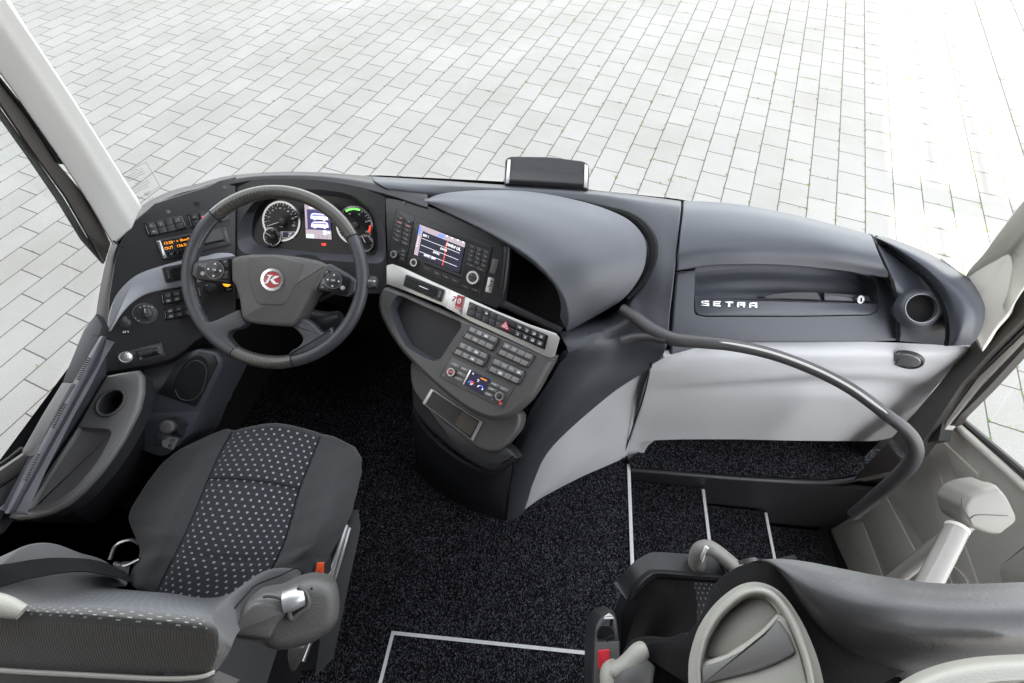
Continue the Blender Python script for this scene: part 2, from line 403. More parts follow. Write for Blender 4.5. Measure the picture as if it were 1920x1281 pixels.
def weave():
    m, t, p = nmat('woven_carbon_insert'); tc = N(t, 'ShaderNodeTexCoord'); ck = N(t, 'ShaderNodeTexChecker'); ck.inputs['Scale'].default_value = 330
    t.links.new(tc.outputs['Object'], ck.inputs[0]); ck.inputs[1].default_value = (.03, .029, .027, 1); ck.inputs[2].default_value = (.12, .112, .098, 1)
    t.links.new(ck.outputs[0], p.inputs['Base Color']); p.inputs['Roughness'].default_value = .32; p.inputs['Metallic'].default_value = .2; p.inputs['Coat Weight'].default_value = .25; return m
M['weave'] = weave()
def glass(name, fac=.06, tint=(.97, .99, .98)):
    m = bpy.data.materials.new(name); m.use_nodes = True; t = m.node_tree; t.nodes.clear()
    o = N(t, 'ShaderNodeOutputMaterial'); a = N(t, 'ShaderNodeBsdfTransparent'); a.inputs[0].default_value = tint+(1,); g = N(t, 'ShaderNodeBsdfGlossy'); g.inputs['Roughness'].default_value = .02
    lw = N(t, 'ShaderNodeFresnel'); lw.inputs[0].default_value = 1.4; mx = N(t, 'ShaderNodeMixShader')
    t.links.new(lw.outputs[0], mx.inputs[0]); t.links.new(a.outputs[0], mx.inputs[1]); t.links.new(g.outputs[0], mx.inputs[2]); t.links.new(mx.outputs[0], o.inputs[0]); return m
M['glass'] = glass('clear_glass')

# paving: direction and size measured from the joints
PAV = math.radians(17.0)            # clockwise from +Y
_dU = Vector((math.sin(PAV), math.cos(PAV), 0)); _dV = Vector((math.cos(PAV), -math.sin(PAV), 0))
def paving():
    m, t, p = nmat('concrete_pavers'); tc = N(t, 'ShaderNodeTexCoord'); mp = N(t, 'ShaderNodeMapping'); mp.vector_type = 'POINT'
    mp.inputs['Rotation'].default_value = (0, 0, PAV-math.pi/2); mp.inputs['Location'].default_value = (PAV_OFF[0], PAV_OFF[1], 0)
    t.links.new(tc.outputs['Object'], mp.inputs[0])
    wob = N(t, 'ShaderNodeTexNoise'); wob.inputs['Scale'].default_value = 14; t.links.new(tc.outputs['Object'], wob.inputs[0])
    wv = N(t, 'ShaderNodeVectorMath', operation='MULTIPLY_ADD'); t.links.new(wob.outputs['Color'], wv.inputs[0]); wv.inputs[1].default_value = (.006, .006, 0); t.links.new(mp.outputs[0], wv.inputs[2])
    br = N(t, 'ShaderNodeTexBrick'); br.offset = .5; br.inputs['Scale'].default_value = 1; br.inputs['Brick Width'].default_value = PAV_L; br.inputs['Row Height'].default_value = PAV_W
    br.inputs['Mortar Size'].default_value = .0050; br.inputs['Mortar Smooth'].default_value = .25; br.inputs['Bias'].default_value = 0
    br.inputs['Color1'].default_value = (.312, .306, .290, 1); br.inputs['Color2'].default_value = (.342, .335, .320, 1); br.inputs['Mortar'].default_value = (.10, .097, .088, 1)
    t.links.new(wv.outputs[0], br.inputs[0])
    sp = N(t, 'ShaderNodeTexNoise'); sp.inputs['Scale'].default_value = 160; sp.inputs['Detail'].default_value = 3; sp.inputs['Roughness'].default_value = .7; t.links.new(tc.outputs['Object'], sp.inputs[0])
    rr = N(t, 'ShaderNodeValToRGB'); rr.color_ramp.elements[0].position = .33; rr.color_ramp.elements[0].color = (.62, .62, .63, 1); rr.color_ramp.elements[1].position = .5; rr.color_ramp.elements[1].color = (1, 1, 1, 1)
    t.links.new(sp.outputs[0], rr.inputs[0])
    big = N(t, 'ShaderNodeTexNoise'); big.inputs['Scale'].default_value = .9; big.inputs['Detail'].default_value = 8; big.inputs['Roughness'].default_value = .65; t.links.new(tc.outputs['Object'], big.inputs[0])
    rb = N(t, 'ShaderNodeValToRGB'); rb.color_ramp.elements[0].position = .3; rb.color_ramp.elements[0].color = (.87, .855, .83, 1); rb.color_ramp.elements[1].position = .7; rb.color_ramp.elements[1].color = (1.04, 1.04, 1.04, 1)
    t.links.new(big.outputs[0], rb.inputs[0])
    c = mix_rgb(t, 1.0, br.outputs[0], rr.outputs[0], 'MULTIPLY'); c = mix_rgb(t, 1.0, c, rb.outputs[0], 'MULTIPLY')
    t.links.new(c, p.inputs['Base Color']); p.inputs['Roughness'].default_value = .9; p.inputs['Specular IOR Level'].default_value = .2
    b = N(t, 'ShaderNodeBump'); b.inputs['Strength'].default_value = .5; b.inputs['Distance'].default_value = .004; b.invert = True
    t.links.new(br.outputs['Fac'], b.inputs['Height']); t.links.new(b.outputs[0], p.inputs['Normal']); return m
PAV_W, PAV_L = .231, .328
_j = pz(1621, 187, -1.0); _k = pz(1598.7, 346.3, -1.0)
JO = (_k.dot(_dU), _j.dot(_dV))            # one cross joint and one long joint, in metres
_c = Vector((0, 15, 0))                       # the ground object's own origin
# shader x' = (p-c).dU + ox must be 0 mod L on odd rows ; y' = -(p-c).dV + oy must be 0 mod W on joints
PAV_OFF = (_c.dot(_dU)-JO[0]+PAV_L*0, -_c.dot(_dV)+JO[1])
M['paving'] = paving()
M['grass'] = plain('joint_grass', (.13, .26, .03), .8, var=.4, vs=20)
M['wall'] = plain('screen_render', (.35, .33, .30), .9)
# ================================================================ SETTING
GZ = -1.0
MB().add([(-60, -60, 0+GZ), (60, -60, GZ), (60, 90, GZ), (-60, 90, GZ)], [(0, 1, 2, 3)]).build('ground', M['paving'], label='pale grey concrete block paving in running bond around the bus', cat='paving', kind='structure')
# carpeted cab floor, entrance steps
fl = MB(); fl.box(-1.12, .363, -1.3, 1.0, -.03, 0); fl.build('floor', M['carpet'], label='black flecked carpet of the cab floor', cat='floor', kind='structure')
def step(x0, x1, z, y1, lab):
    MB().box(x0, x1, -.9, y1, z-.03, z).build('floor', M['carpet'], label=lab, cat='floor', kind='structure')
step(.367, .70, -.20, .590, 'first carpeted entrance step below the cab floor')
step(.704, 1.03, -.40, .582, 'second carpeted entrance step')
step(1.034, 1.36, -.60, .575, 'lowest carpeted entrance step by the door')
r = MB(); r.box(.355, .365, -.9, .588, -.2, -.031); r.box(.69, .702, -.9, .58, -.4, -.231); r.box(1.02, 1.032, -.9, .575, -.6, -.431); r.box(.36, 1.42, .592, .605, -.8, -.03); r.box(1.36, 1.40, -.9, .592, -.95, -.60); r.box(1.03, 1.36, -.9, .592, -.9, -.64)
r.build('wall', M['black'], label='black riser panels of the entrance stairwell', cat='riser', kind='structure')
s = MB(); s.box(.359, .370, -.9, .584, -.004, .005); s.build('floor_edge', M['strip'], label='white edge strip along the cab floor beside the first step', cat='edge strip')
s = MB(); s.box(.693, .704, -.9, .584, -.204, -.195); s.build('floor_edge', M['strip'], label='white edge strip between first and second entrance step', cat='edge strip')
s = MB(); s.box(1.023, 1.034, -.9, .576, -.404, -.395); s.build('floor_edge', M['strip'], label='white edge strip between second and lowest entrance step', cat='edge strip')
a, b_, c = pz(735, 1183, 0), pz(1150, 1226, 0), pz(700, 1320, 0)
s = MB(); fz = Pl(Vector((0, 0, 0)), Vector((1, 0, 0)), Vector((0, 1, 0)))
dx = (b_-a).normalized(); dy = (c-a).normalized()
s.hull3([a+dy*.0095, b_+dy*.0095, b_, a], [q+Vector((0, 0, .005)) for q in (a+dy*.0095, b_+dy*.0095, b_, a)])
s.hull3([a+dy*.00955, c, c+dx*.0095, a+dx*.0095+dy*.00955], [q+Vector((0, 0, .0045)) for q in (a+dy*.00955, c, c+dx*.0095, a+dx*.0095+dy*.00955)])
s.build('floor_edge', M['strip'], label='white angled strip outlining the aisle platform between the seats', cat='edge strip')
MB().disc(Pl(Vector((0, 0, 0)), Vector((1, 0, 0)), Vector((0, 1, 0))), (1101, 1256), .006, 0, .006, .002).build('floor_stud', M['alu'], label='small round metal stud in the carpet beside the red buckle', cat='stud')
# shelf in front of the stairwell
sh = thing('carpeted_shelf', 'carpeted shelf with black lip under the pale lower dash panel', 'shelf', pz(1400, 870, -.03))
P = [(1176, 862), (1195, 850), (1225, 815), (1400, 800), (1640, 800), (1670, 830), (1668, 850), (1648, 872), (1610, 890), (1550, 899), (1400, 893), (1183, 876)]
b0 = [pz(*q, -.02) for q in P]; b1 = [pz(*q, .02) for q in P]
m = MB(); m.hull3(b0, b1); m.build('shelf_carpet', M['carpet'], sh)
lip = [pz(*q, .0) for q in [(1183, 880), (1400, 897), (1550, 903), (1612, 894), (1652, 874), (1673, 848), (1674, 830)]]
m = MB(); m.tube(lip, .011, k=6, seg=10); m.build('lip', M['dash'], sh)

# ================================================================ DRIVER'S DASHBOARD
D = thing('dashboard', 'dark driver dashboard with round gauges, radio, switch banks and a rounded centre console', 'dashboard', (-.4, .7, 0))
PA = Pl(pz(600, 485, .715), pz(700, 352, .845), pz(500, 338, .845))
zA = lambda x, y: PA.w(x, y).z
AL = Pl(PA.w(446, 345), PA.w(446, 560), pz(215, 620, .71))
PC = Pl(PA.w(722, 375), PA.w(722, 500), pz(945, 460, .825))
q1, q2 = PC.w(727, 500), PC.w(1048, 627)
PS = Pl(q1, q2, pz(725, 540, q1.z-.028))
PD = Pl(PS.w(725, 536), PS.w(1040, 668), pz(905, 780, .575))
# rim / cowl skin: rows run from the windscreen edge inwards
def zs(pts, z): return [pz(x, y, z) for x, y in pts]
O = [(181, 642), (180, 595), (187, 545), (197, 497), (207, 462), (224, 430), (252, 397), (288, 372), (330, 355), (370, 345), (398, 337), (428, 330), (475, 325), (530, 322), (590, 323), (640, 326), (700, 331), (752, 334), (800, 337)]
Cc = [(190, 640), (190, 598), (197, 548), (206, 502), (214, 468), (232, 437), (260, 403), (295, 379), (335, 361), (374, 351), (402, 341), (432, 335), (477, 329), (530, 327), (590, 328), (640, 332), (700, 341), (750, 352), (800, 362)]
I = [(203, 635), (203, 610), (205, 560), (214, 510), (225, 472), (241, 445), (265, 415), (299, 388), (340, 367), (378, 357), (406, 349), (434, 344), (478, 337), (530, 335), (590, 337), (640, 344), (690, 354), (742, 368), (800, 388)]
zz = [.66, .70, .75, .79, .82, .835, .84] + [.845]*12
rim = MB(); rim.sheet([[pz(x, y, z-.03) for (x, y), z in zip(O, zz)], [pz(x, y, z) for (x, y), z in zip(Cc, zz)], [pz(x, y, z-.002) for (x, y), z in zip(I, zz)]], 4, 5, roll=.003, depth=.07)
rim.build('dash_rim', M['dash'], D)
gr = MB(); gr.tube([pz(213, 452, .845), pz(224, 461, .852), pz(233, 464, .85)], .0016, seg=6); gr.build('rim_joint', M['gap'], D)
# left face
pts = M_(c1, [(872, 68), (770, 92), (700, 128), (560, 170), (380, 230), (250, 350), (180, 460), (140, 600), (112, 780), (98, 985), (88, 1040), (92, 1245), (250, 1215), (500, 1160), (560, 1120), (640, 1050), (760, 985), (830, 950), (874, 930)])
m = MB(); m.pp(AL, pts, -.03, 0, .004); m.build('left_panel', M['dash'], D)
# lower lip under the left face
lw = [c1(92, 1245), c1(250, 1215), c1(500, 1160), c1(640, 1050), c1(760, 985), c1(900, 900)]
lw2 = [c1(100, 1262), c1(255, 1232), c1(520, 1190), c1(680, 1090), c1(800, 1020), c1(930, 930)]
m = MB(); m.sheet([[AL.w(*q, -.006) for q in lw], [AL.w(*q, -.05) for q in lw2], [AL.w(q[0]-2, q[1]+2, -.11) for q in lw2]], 5, 4, depth=.01); m.build('lower_lip', M['black'], D)
# gauge panel with its opening
GO = closed(M_(c1, [(882, 440), (905, 330), (985, 215), (1080, 150), (1200, 142), (1400, 148), (1560, 178), (1690, 250), (1750, 350), (1768, 470), (1762, 560), (1712, 590), (1560, 580), (1380, 568), (1150, 555), (960, 537), (895, 505)]), 3)
GI = closed(M_(c1, [(968, 400), (985, 290), (1040, 215), (1100, 185), (1200, 178), (1400, 182), (1550, 205), (1650, 255), (1705, 340), (1722, 440), (1718, 515), (1685, 540), (1560, 535), (1380, 525), (1180, 505), (1040, 488), (985, 455)]), 3)
pts = [(441, 345)] + I[12:16] + [(690, 354), (722, 365), (722, 375), (722, 420), (724, 470), (727, 500), (728, 532), (712, 550), (441, 560)]
m = MB(); m.pp(PA, pts, -.03, 0, 0, holes=[GO], off=0); m.build('gauge_panel', M['dash'], D)
m = MB(); no = len(GO); vs = [PA.w(*q, 0) for q in GO]+[PA.w(*q, -.012) for q in [lerp(a_, b2, .35) for a_, b2 in zip(GO, GI)]]+[PA.w(*q, -.035) for q in GI]
m.add(vs, [(k*no+i, k*no+(i+1) % no, (k+1)*no+(i+1) % no, (k+1)*no+i) for k in range(2) for i in range(no)]); m.build('binnacle_dish', M['dash_top'], D)
gh = -.035
m = MB(); m.pp(PA, [lerp(q, (590, 418), -.03) for q in GI], gh-.004, gh, 0); ic = m.build('instrument_cluster', M['gloss'], D)
def gauge(c, edge, name, numbers, needle, hub, cap=None, arcs=()):
    R = (PA.w(*edge, gh)-PA.w(*c, gh)).length; g = MB()
    g.ring(PA, c, R*.9, R, gh, gh+.004, 0, 48); g.disc(PA, c, R*.9, gh, gh+.0012, 0, 1, 40)
    for (x, y, s, hh) in numbers: g.text(s, PA, d3(x, y), d3(x+40, y+4), hh, gh+.002, 2, .02)
    cl = PA.loc(*c, gh)
    for k in range(25):
        a = math.radians(215-250*k/24); u = (math.cos(a), math.sin(a)); r0 = R*(.76 if k % 2 == 0 else .83)
        w = .0007; px_ = (-u[1]*w, u[0]*w)
        g.add([PA.at(cl[0]+u[0]*r0+px_[0], cl[1]+u[1]*r0+px_[1], gh+.002), PA.at(cl[0]+u[0]*R*.9+px_[0], cl[1]+u[1]*R*.9+px_[1], gh+.002), PA.at(cl[0]+u[0]*R*.9-px_[0], cl[1]+u[1]*R*.9-px_[1], gh+.002), PA.at(cl[0]+u[0]*r0-px_[0], cl[1]+u[1]*r0-px_[1], gh+.002)], [(3, 2, 1, 0)], 2)
    for (x0, y0, x1, y1, mi) in arcs:
        ca = []
        A = Vector(PA.loc(*d3(x0, y0), gh))-Vector(cl); B = Vector(PA.loc(*d3(x1, y1), gh))-Vector(cl)
        g.ring(PA, c, R*.80, R*.88, gh, gh+.0026, mi, 16, math.degrees(math.atan2(B.y, B.x)), math.degrees(math.atan2(A.y, A.x)))
    o = g.build(name, [M['chrome'], M['gloss'], M['white'], M['g_green'], M['g_red']], D)
    n = MB(); n.disc(PA, c, R*hub, gh+.002, gh+.010, .002, 0, 20); n.line(PA, c, d3(*needle), .0016, gh+.008, 1); n.build('needle', [M['key'], M['white']], o)
    return o
h3 = .0045
gauge(d3(378, 440), d3(664, 452), 'speedometer', [(188, 435, '10', h3*.7), (192, 377, '20', h3), (210, 317, '30', h3*.8), (250, 277, '40', h3), (302, 247, '50', h3*.8), (363, 245, '60', h3), (428, 252, '70', h3*.7), (483, 293, '80', h3), (530, 337, '90', h3*.7), (548, 400, '100', h3), (570, 460, '110', h3*.6), (560, 505, '120', h3), (378, 522, 'km/h', h3*.8)], (170, 512), .17)
gauge(d3(1475, 500), d3(1752, 510), 'rev_counter', [(1400, 327, '10', h3), (1548, 337, '15', h3), (1652, 447, '20', h3), (1662, 595, '25', h3)], (1350, 545), .17, arcs=[(1355, 300, 1555, 288, 3), (1722, 505, 1710, 615, 4)])
gh = -.031
gauge(d3(240, 672), d3(372, 678), 'fuel_gauge', [(238, 575, '1/2', h3*.7), (315, 620, '1', h3*.6), (155, 690, 'E', h3*.6), (337, 700, '4', h3*.6)], (140, 612), .2)
gauge(d3(1640, 765), d3(1762, 772), 'temperature_gauge', [(1635, 668, '1/2', h3*.7), (1707, 712, '3', h3*.6), (1730, 800, '4', h3*.6), (1565, 705, '1', h3*.6)], (1590, 665), .12)
gh = -.035
m = MB(); m.pp(PA, M_(d3, [(365, 590), (610, 600), (560, 700), (365, 695)]), gh, gh+.003, 0, 0); m.pp(PA, M_(d3, [(405, 602), (585, 610), (545, 688), (405, 682)]), gh+.003, gh+.0036, 0, 1)
m.text('1378', PA, d3(510, 628), d3(560, 632), .0035, gh+.0042, 2); m.text('271', PA, d3(500, 665), d3(560, 669), .0035, gh+.0042, 2); m.build('odometer', [M['alu'], M['g_scr'], M['g_white']], D)
# centre display of the cluster
Q = M_(d3, [(725, 170), (1105, 190), (1133, 715), (750, 692)])
m = MB(); m.pp(PA, Q, gh, gh+.003, .0006, 0)
m.pp(PA, sub(Q, .0, .02, 1, .17), gh+.003, gh+.0035, 0, 1); m.pp(PA, sub(Q, 0, .17, .08, .73), gh+.003, gh+.0035, 0, 1); m.pp(PA, sub(Q, 0, .745, 1, 1), gh+.003, gh+.0035, 0, 1); m.pp(PA, sub(Q, .085, .18, .99, .735), gh+.003, gh+.0035, 0, 2)
for k, v in enumerate((.27, .50)):
    bus = [(.22, .14), (.24, .04), (.34, 0), (.80, .02), (.88, .08), (.90, .17), (.80, .175), (.78, .20), (.72, .20), (.70, .17), (.42, .17), (.40, .195), (.34, .195), (.32, .165), (.22, .16)]
    m.pp(PA, [bil(Q, u if k == 0 else 1.12-u, v+w) for u, w in bus], gh+.0035, gh+.0042, 0, 3)
    win = [(.27, .09), (.28, .045), (.36, .02), (.82, .045), (.86, .09), (.60, .085)]
    m.pp(PA, [bil(Q, u if k == 0 else 1.12-u, v+w) for u, w in win], gh+.0042, gh+.0045, 0, 4)
for (u0, v0, u1, v1) in [(.02, .88, .32, .99), (.68, .75, .82, .88)]: m.pp(PA, sub(Q, u0, v0, u1, v1), gh+.0035, gh+.0042, 0, 5)
m.text('Fahrzeug', PA, bil(Q, .32, .12), bil(Q, .6, .125), .004, gh+.004, 3, .02); m.text('N', PA, bil(Q, .91, .81), bil(Q, 1, .815), .007, gh+.004, 3, .03)
for u in (.34, .5, .66, .83): m.line(PA, bil(Q, u, .87), bil(Q, u, 1), .0006, gh+.004, 2)
m.build('cluster_display', [M['gloss'], M['g_bar'], glow('display_violet', (.03, .025, .09), .9), M['g_white'], glow('display_window', (.16, .15, .35), .8), glow('display_mint', (.45, .75, .6), .7)], D)
m = MB(); m.disc(PA, d3(1015, 787), .0033, gh, gh+.0008, 0, 0, 16); m.pp(PA, M_(d3, [(985, 770), (1048, 772), (1048, 802), (985, 800)]), gh, gh+.0006, 0, 0); m.text('P', PA, d3(1015, 787), d3(1030, 788), .004, gh+.0012, 1, .02); m.build('brake_warning_lamp', [M['g_red'], M['gloss']], D)
# hood band above the gauges with screws and grille
m = MB()
for q in ((803, 137), (465, 281)): m = MB(); m.disc(AL, c1(*q), .0052, -.002, .0012, .001, 0, 20); m.build('screw_cap', M['deck'], D)
m = MB(); m.disc(PC, c2(248, 132), .0052, -.002, .0012, .001, 0, 20); m.build('screw_cap', M['deck'], D)
m = MB(); m.disc(AL, c1(636, 232), .0065, -.001, .0008, 0, 0, 24)
for k in range(-2, 3): m.line(AL, c1(620, 232+k*6.5), c1(652, 231+k*6.5), .0009, .0013, 1)
m.build('microphone_grille', [M['gap'], M['dash_top']], D)
m = MB()
for (a1, b1_) in (((872, 110), (878, 235)), ((878, 235), (872, 560)), ((872, 560), (878, 760))): m.line(PA, c1(*a1), c1(*b1_), .0012, .0006, 0)
m.build('panel_seam', M['gap'], D); m = MB()
sm = [c1(*q) for q in [(1770, 175), (1768, 260), (1790, 380), (1800, 520), (1797, 600)]]
for i in range(4): m.line(PA, sm[i], sm[i+1], .0014, .0006, 0)
m.build('panel_seam', M['gap'], D)

def icon(mb, pl, c, e, s, kind, off, mi):
    """little pictogram strokes, s = size in pixels along the key"""
    ex = Vector(e)-Vector(c); ex.normalize(); ey = Vector((-ex.y, ex.x))
    def p(u, v): q = Vector(c)+ex*u*s+ey*v*s; return (q.x, q.y)
    w = .0007
    K = kind % 6
    if K == 0:
        for a in ((-.4, .3, -.1, -.3), (-.1, -.3, .2, .3), (.2, .3, -.4, .3)): mb.line(pl, p(a[0], a[1]), p(a[2], a[3]), w, off, mi)
    elif K == 1:
        for v in (-.3, 0, .3): mb.line(pl, p(-.4, v), p(.4, v), w, off, mi)
        mb.line(pl, p(.4, -.3), p(.4, .3), w, off, mi)
    elif K == 2:
        mb.pp(pl, [p(-.42, -.15), p(.2, -.25), p(.42, .05), p(.42, .25), p(-.42, .25)], off-.0003, off, 0, mi)
    elif K == 3:
        mb.ring(pl, c, .0016, .0023, off-.0002, off, mi, 12); mb.line(pl, p(-.5, 0), p(.5, 0), w, off, mi)
    elif K == 4:
        mb.line(pl, p(-.45, -.25), p(.45, -.1), w, off, mi); mb.line(pl, p(0, -.2), p(.05, .4), w, off, mi); mb.line(pl, p(-.2, .4), p(.3, .4), w, off, mi)
    else:
        mb.line(pl, p(-.35, .3), p(-.2, -.3), w, off, mi); mb.line(pl, p(.0, .3), p(.15, -.3), w, off, mi); mb.line(pl, p(.3, .3), p(.45, -.3), w, off, mi)
def block(Q, pl, nx, ny, parent, icons={}, frame='gloss', key='key', h=.004, bar=None, end=.05, slot=0, texts={}, lamps={}, label=None):
    f = MB(); f.pp(pl, Q, -.004, h, .0018, 0, r=.0025)
    if end:
        f.pp(pl, sub(Q, .012, .14, end*.62, .86), h, h+.0022, .0012, 1); f.pp(pl, sub(Q, 1-end*.62, .14, .988, .86), h, h+.0022, .0012, 1)
    fo = f.build('switch_bank', [M[frame], M['satin'] if end == .051 else M['key']], parent, label=label)
    for i in range(nx):
        for j in range(ny):
            u0 = end+(1-2*end)*i/nx; u1 = end+(1-2*end)*(i+1)/nx; v0 = .06+.88*j/ny+(slot if j == 1 else 0); v1 = .06+.88*(j+1)/ny-(slot if j == 0 and ny > 1 else 0)
            g = (u1-u0)*.035
            k = MB(); q = sub(Q, u0+g, v0+.012, u1-g, v1-.012); k.pp(pl, q, h-.002, h+.0032, .0010, 0)
            c, e = bil(q, .5, .5), bil(q, 1, .5)
            if (i, j) in icons: icon(k, pl, c, e, (Vector(bil(q, 1, .5))-Vector(bil(q, 0, .5))).length*.55, icons[(i, j)], h+.0038, 1)
            if (i, j) in texts: k.text(texts[(i, j)], pl, c, e, .0038, h+.0038, 1, .02)
            if (i, j) in lamps: k.pp(pl, sub(q, .3, .72, .7, .88), h+.003, h+.004, 0, 2)
            k.build('switch', [M[key], M['white'] if key == 'keygrey' else M['dimwhite'], M['g_red']], fo)
    if slot:
        s_ = MB(); s_.pp(pl, sub(Q, end, .5-slot*.9, 1-end, .5+slot*.9), h-.001, h+.001, 0, 0); s_.build('switch_slot', M['keymid'], fo)
    return fo
block(M_(c1, [(318, 345), (548, 298), (580, 380), (350, 430)]), AL, 4, 2, D, {(0, 0): 0, (1, 0): 4, (3, 0): 1, (0, 1): 3}, end=.051)
block(M_(c1, [(580, 293), (800, 245), (832, 328), (606, 380)]), AL, 4, 2, D, {(0, 0): 3, (1, 0): 0, (1, 1): 4}, end=.051, lamps={(1, 0): 1})
block(M_(c1, [(422, 768), (650, 722), (664, 794), (432, 840)]), AL, 4, 2, D, {(0, 0): 1, (1, 0): 1, (0, 1): 2, (1, 1): 2, (2, 0): 3}, end=.051)
block(M_(c1, [(438, 862), (660, 812), (676, 888), (447, 934)]), AL, 4, 2, D, {(0, 0): 2, (1, 0): 3, (0, 1): 2, (1, 1): 3, (2, 1): 4}, end=.051)
# tachograph
T = M_(c1, [(386, 450), (812, 366), (850, 480), (432, 568)])
m = MB(); m.pp(AL, T, -.004, .006, .002, 0, r=.003); m.pp(AL, sub(T, .012, .06, .07, .94), .006, .0075, .001, 1, r=.001); m.pp(AL, sub(T, .93, .06, .988, .94), .006, .0075, .001, 3); m.pp(AL, sub(T, .55, .62, .92, .74), .006, .0078, .0005, 2)
m.pp(AL, sub(T, .50, .08, .535, .92), .006, .0064, 0, 2)
for u, v in ((.04, .16), (.04, .84), (.96, .16), (.96, .84)): m.disc(AL, bil(T, u, v), .0017, .007, .0078, 0, 2, 12)
to = m.build('tachograph', [M['key'], M['alu'], M['gap'], M['deck']], D)
m = MB(); m.pp(AL, sub(T, .085, .10, .49, .64), .006, .0068, 0, 0)
m.text('13:28', AL, bil(T, .16, .25), bil(T, .3, .25), .0066, .0074, 1, 0); m.text('*  0', AL, bil(T, .27, .25), bil(T, .4, .25), .0045, .0074, 1, 0); m.text('0km/h', AL, bil(T, .40, .25), bil(T, .5, .25), .0066, .0074, 1, 0)
m.text('OUT', AL, bil(T, .145, .50), bil(T, .3, .50), .0066, .0074, 1, 0); m.text('136,2km', AL, bil(T, .355, .50), bil(T, .45, .50), .0066, .0074, 1, 0); m.build('amber_display', [M['gloss'], M['g_led']], to)
for k in range(4):
    q = sub(T, .09+k*.1, .72, .18+k*.1, .90); m = MB(); m.pp(AL, q, .005, .0075, .0008, 0)
    c = bil(q, .5, .5); m.pp(AL, [(c[0]-1.2, c[1]+1), (c[0]+1.4, c[1]+.6), (c[0], c[1]-1.3)], .0075, .0079, 0, 1); m.build('display_key', [M['gloss'], M['dimwhite']], to)
# silver sweep trim on the left
tr = closed(M_(c1, [(102, 985), (108, 900), (148, 790), (222, 700), (300, 648), (400, 612), (560, 568), (690, 545), (760, 526), (850, 530), (880, 570), (872, 640), (700, 692), (560, 728), (430, 752), (335, 776), (258, 822), (196, 884), (140, 968), (118, 1000)]), 3)
m = MB(); m.pp(AL, tr, -.002, .006, .0035, 0); m.build('silver_trim', M['trimcool'], D)
V = M_(c1, [(428, 614), (640, 572), (662, 668), (452, 708)])
m = MB(); m.pp(AL, [lerp(q, bil(V, .5, .5), -.06) for q in V], .004, .0085, .003, 1, r=.006); m.pp(AL, V, .004, .010, .002, 0, r=.005); m.pp(AL, sub(V, .24, .14, .98, .88), .008, .0105, 0, 2, r=.003)
for k in range(5): m.pp(AL, sub(V, .25, .19+k*.14, .97, .25+k*.14), .009, .0128, .0005, 0)
av = m.build('air_vent', [M['key'], M['trimcool'], M['gap']], D)
m = MB(); m.pp(AL, sub(V, .08, .2, .19, .82), .009, .015, .003, 0, r=.002)
for k in range(5): m.line(AL, bil(V, .10, .3+k*.1), bil(V, .16, .3+k*.1), .0008, .0154, 1)
m.build('thumbwheel', [M['rubber'], M['dimwhite']], av)
# light switch
c0 = c1(327, 889); RR = (AL.w(*c1(405, 880))-AL.w(*c0)).length
m = MB(); m.disc(AL, c0, RR, -.002, .004, .003, 0); m.ring(AL, c0, RR*.90, RR*.96, .003, .0052, 2)
for (x, y, s_) in ((298, 853, 'A'), (322, 845, 'O'), (348, 846, 'x'), (370, 850, 'D'), (315, 872, 'o'), (270, 918, 'f'), (288, 930, 'c')): m.text(s_, AL, c1(x, y), c1(x+20, y-5), .0042, .0048, 1, .01)
ls = m.build('light_switch', [M['key'], M['white'], M['deck']], D)
m = MB(); m.disc(AL, c0, RR*.58, .004, .010, .003, 0); m.pp(AL, M_(c1, [(313, 862), (338, 857), (346, 915), (320, 922)]), .010, .024, .004, 0, r=.004); m.line(AL, c1(325, 862), c1(327, 885), .0012, .0245, 1); m.build('knob', [M['key'], M['white']], ls)
# 12 V sockets
c0 = c1(204, 948); m = MB(); m.disc(AL, c0, .0125, -.002, .004, .002, 0); m.disc(AL, c0, .010, .004, .0085, .002, 0); m.pp(AL, M_(c1, [(186, 910), (220, 905), (226, 950), (190, 958)]), .0085, .014, .003, 0, r=.003)
for k in range(3): m.line(AL, c1(192+k*9, 915), c1(196+k*9, 945), .0007, .0144, 1)
m.build('power_socket', [M['key'], M['deck']], D)
m = MB(); m.pp(AL, M_(c1, [(187, 992), (234, 986), (236, 1014), (187, 1020)]), 0, .0006, 0, 0); m.text('12 V', AL, c1(211, 1001), c1(240, 998), .0052, .0012, 1, .04); m.build('socket_label', [M['gloss'], M['white']], D)
m = MB(); m.pp(AL, M_(c1, [(806, 735), (850, 730), (852, 758), (806, 762)]), 0, .0006, 0, 0); m.text('12 V', AL, c1(829, 745), c1(850, 742), .005, .0012, 1, .04); m.build('socket_label', [M['gloss'], M['white']], D)
m = MB(); m.disc(AL, c1(818, 712), .011, -.002, .010, .002, 0); m.disc(AL, c1(818, 710), .009, .010, .016, .002, 1); m.build('power_socket', [M['key'], M['g_led']], D, label='socket with an orange lit ring')
c0 = c1(720, 744); m = MB(); m.disc(AL, c0, .0165, -.002, .004, .003, 0); m.disc(AL, c0, .010, .004, .018, .004, 0); m.pp(AL, M_(c1, [(690, 722), (700, 716), (702, 722)]), .004, .0048, 0, 1); m.build('mirror_joystick', [M['key'], M['white']], D)
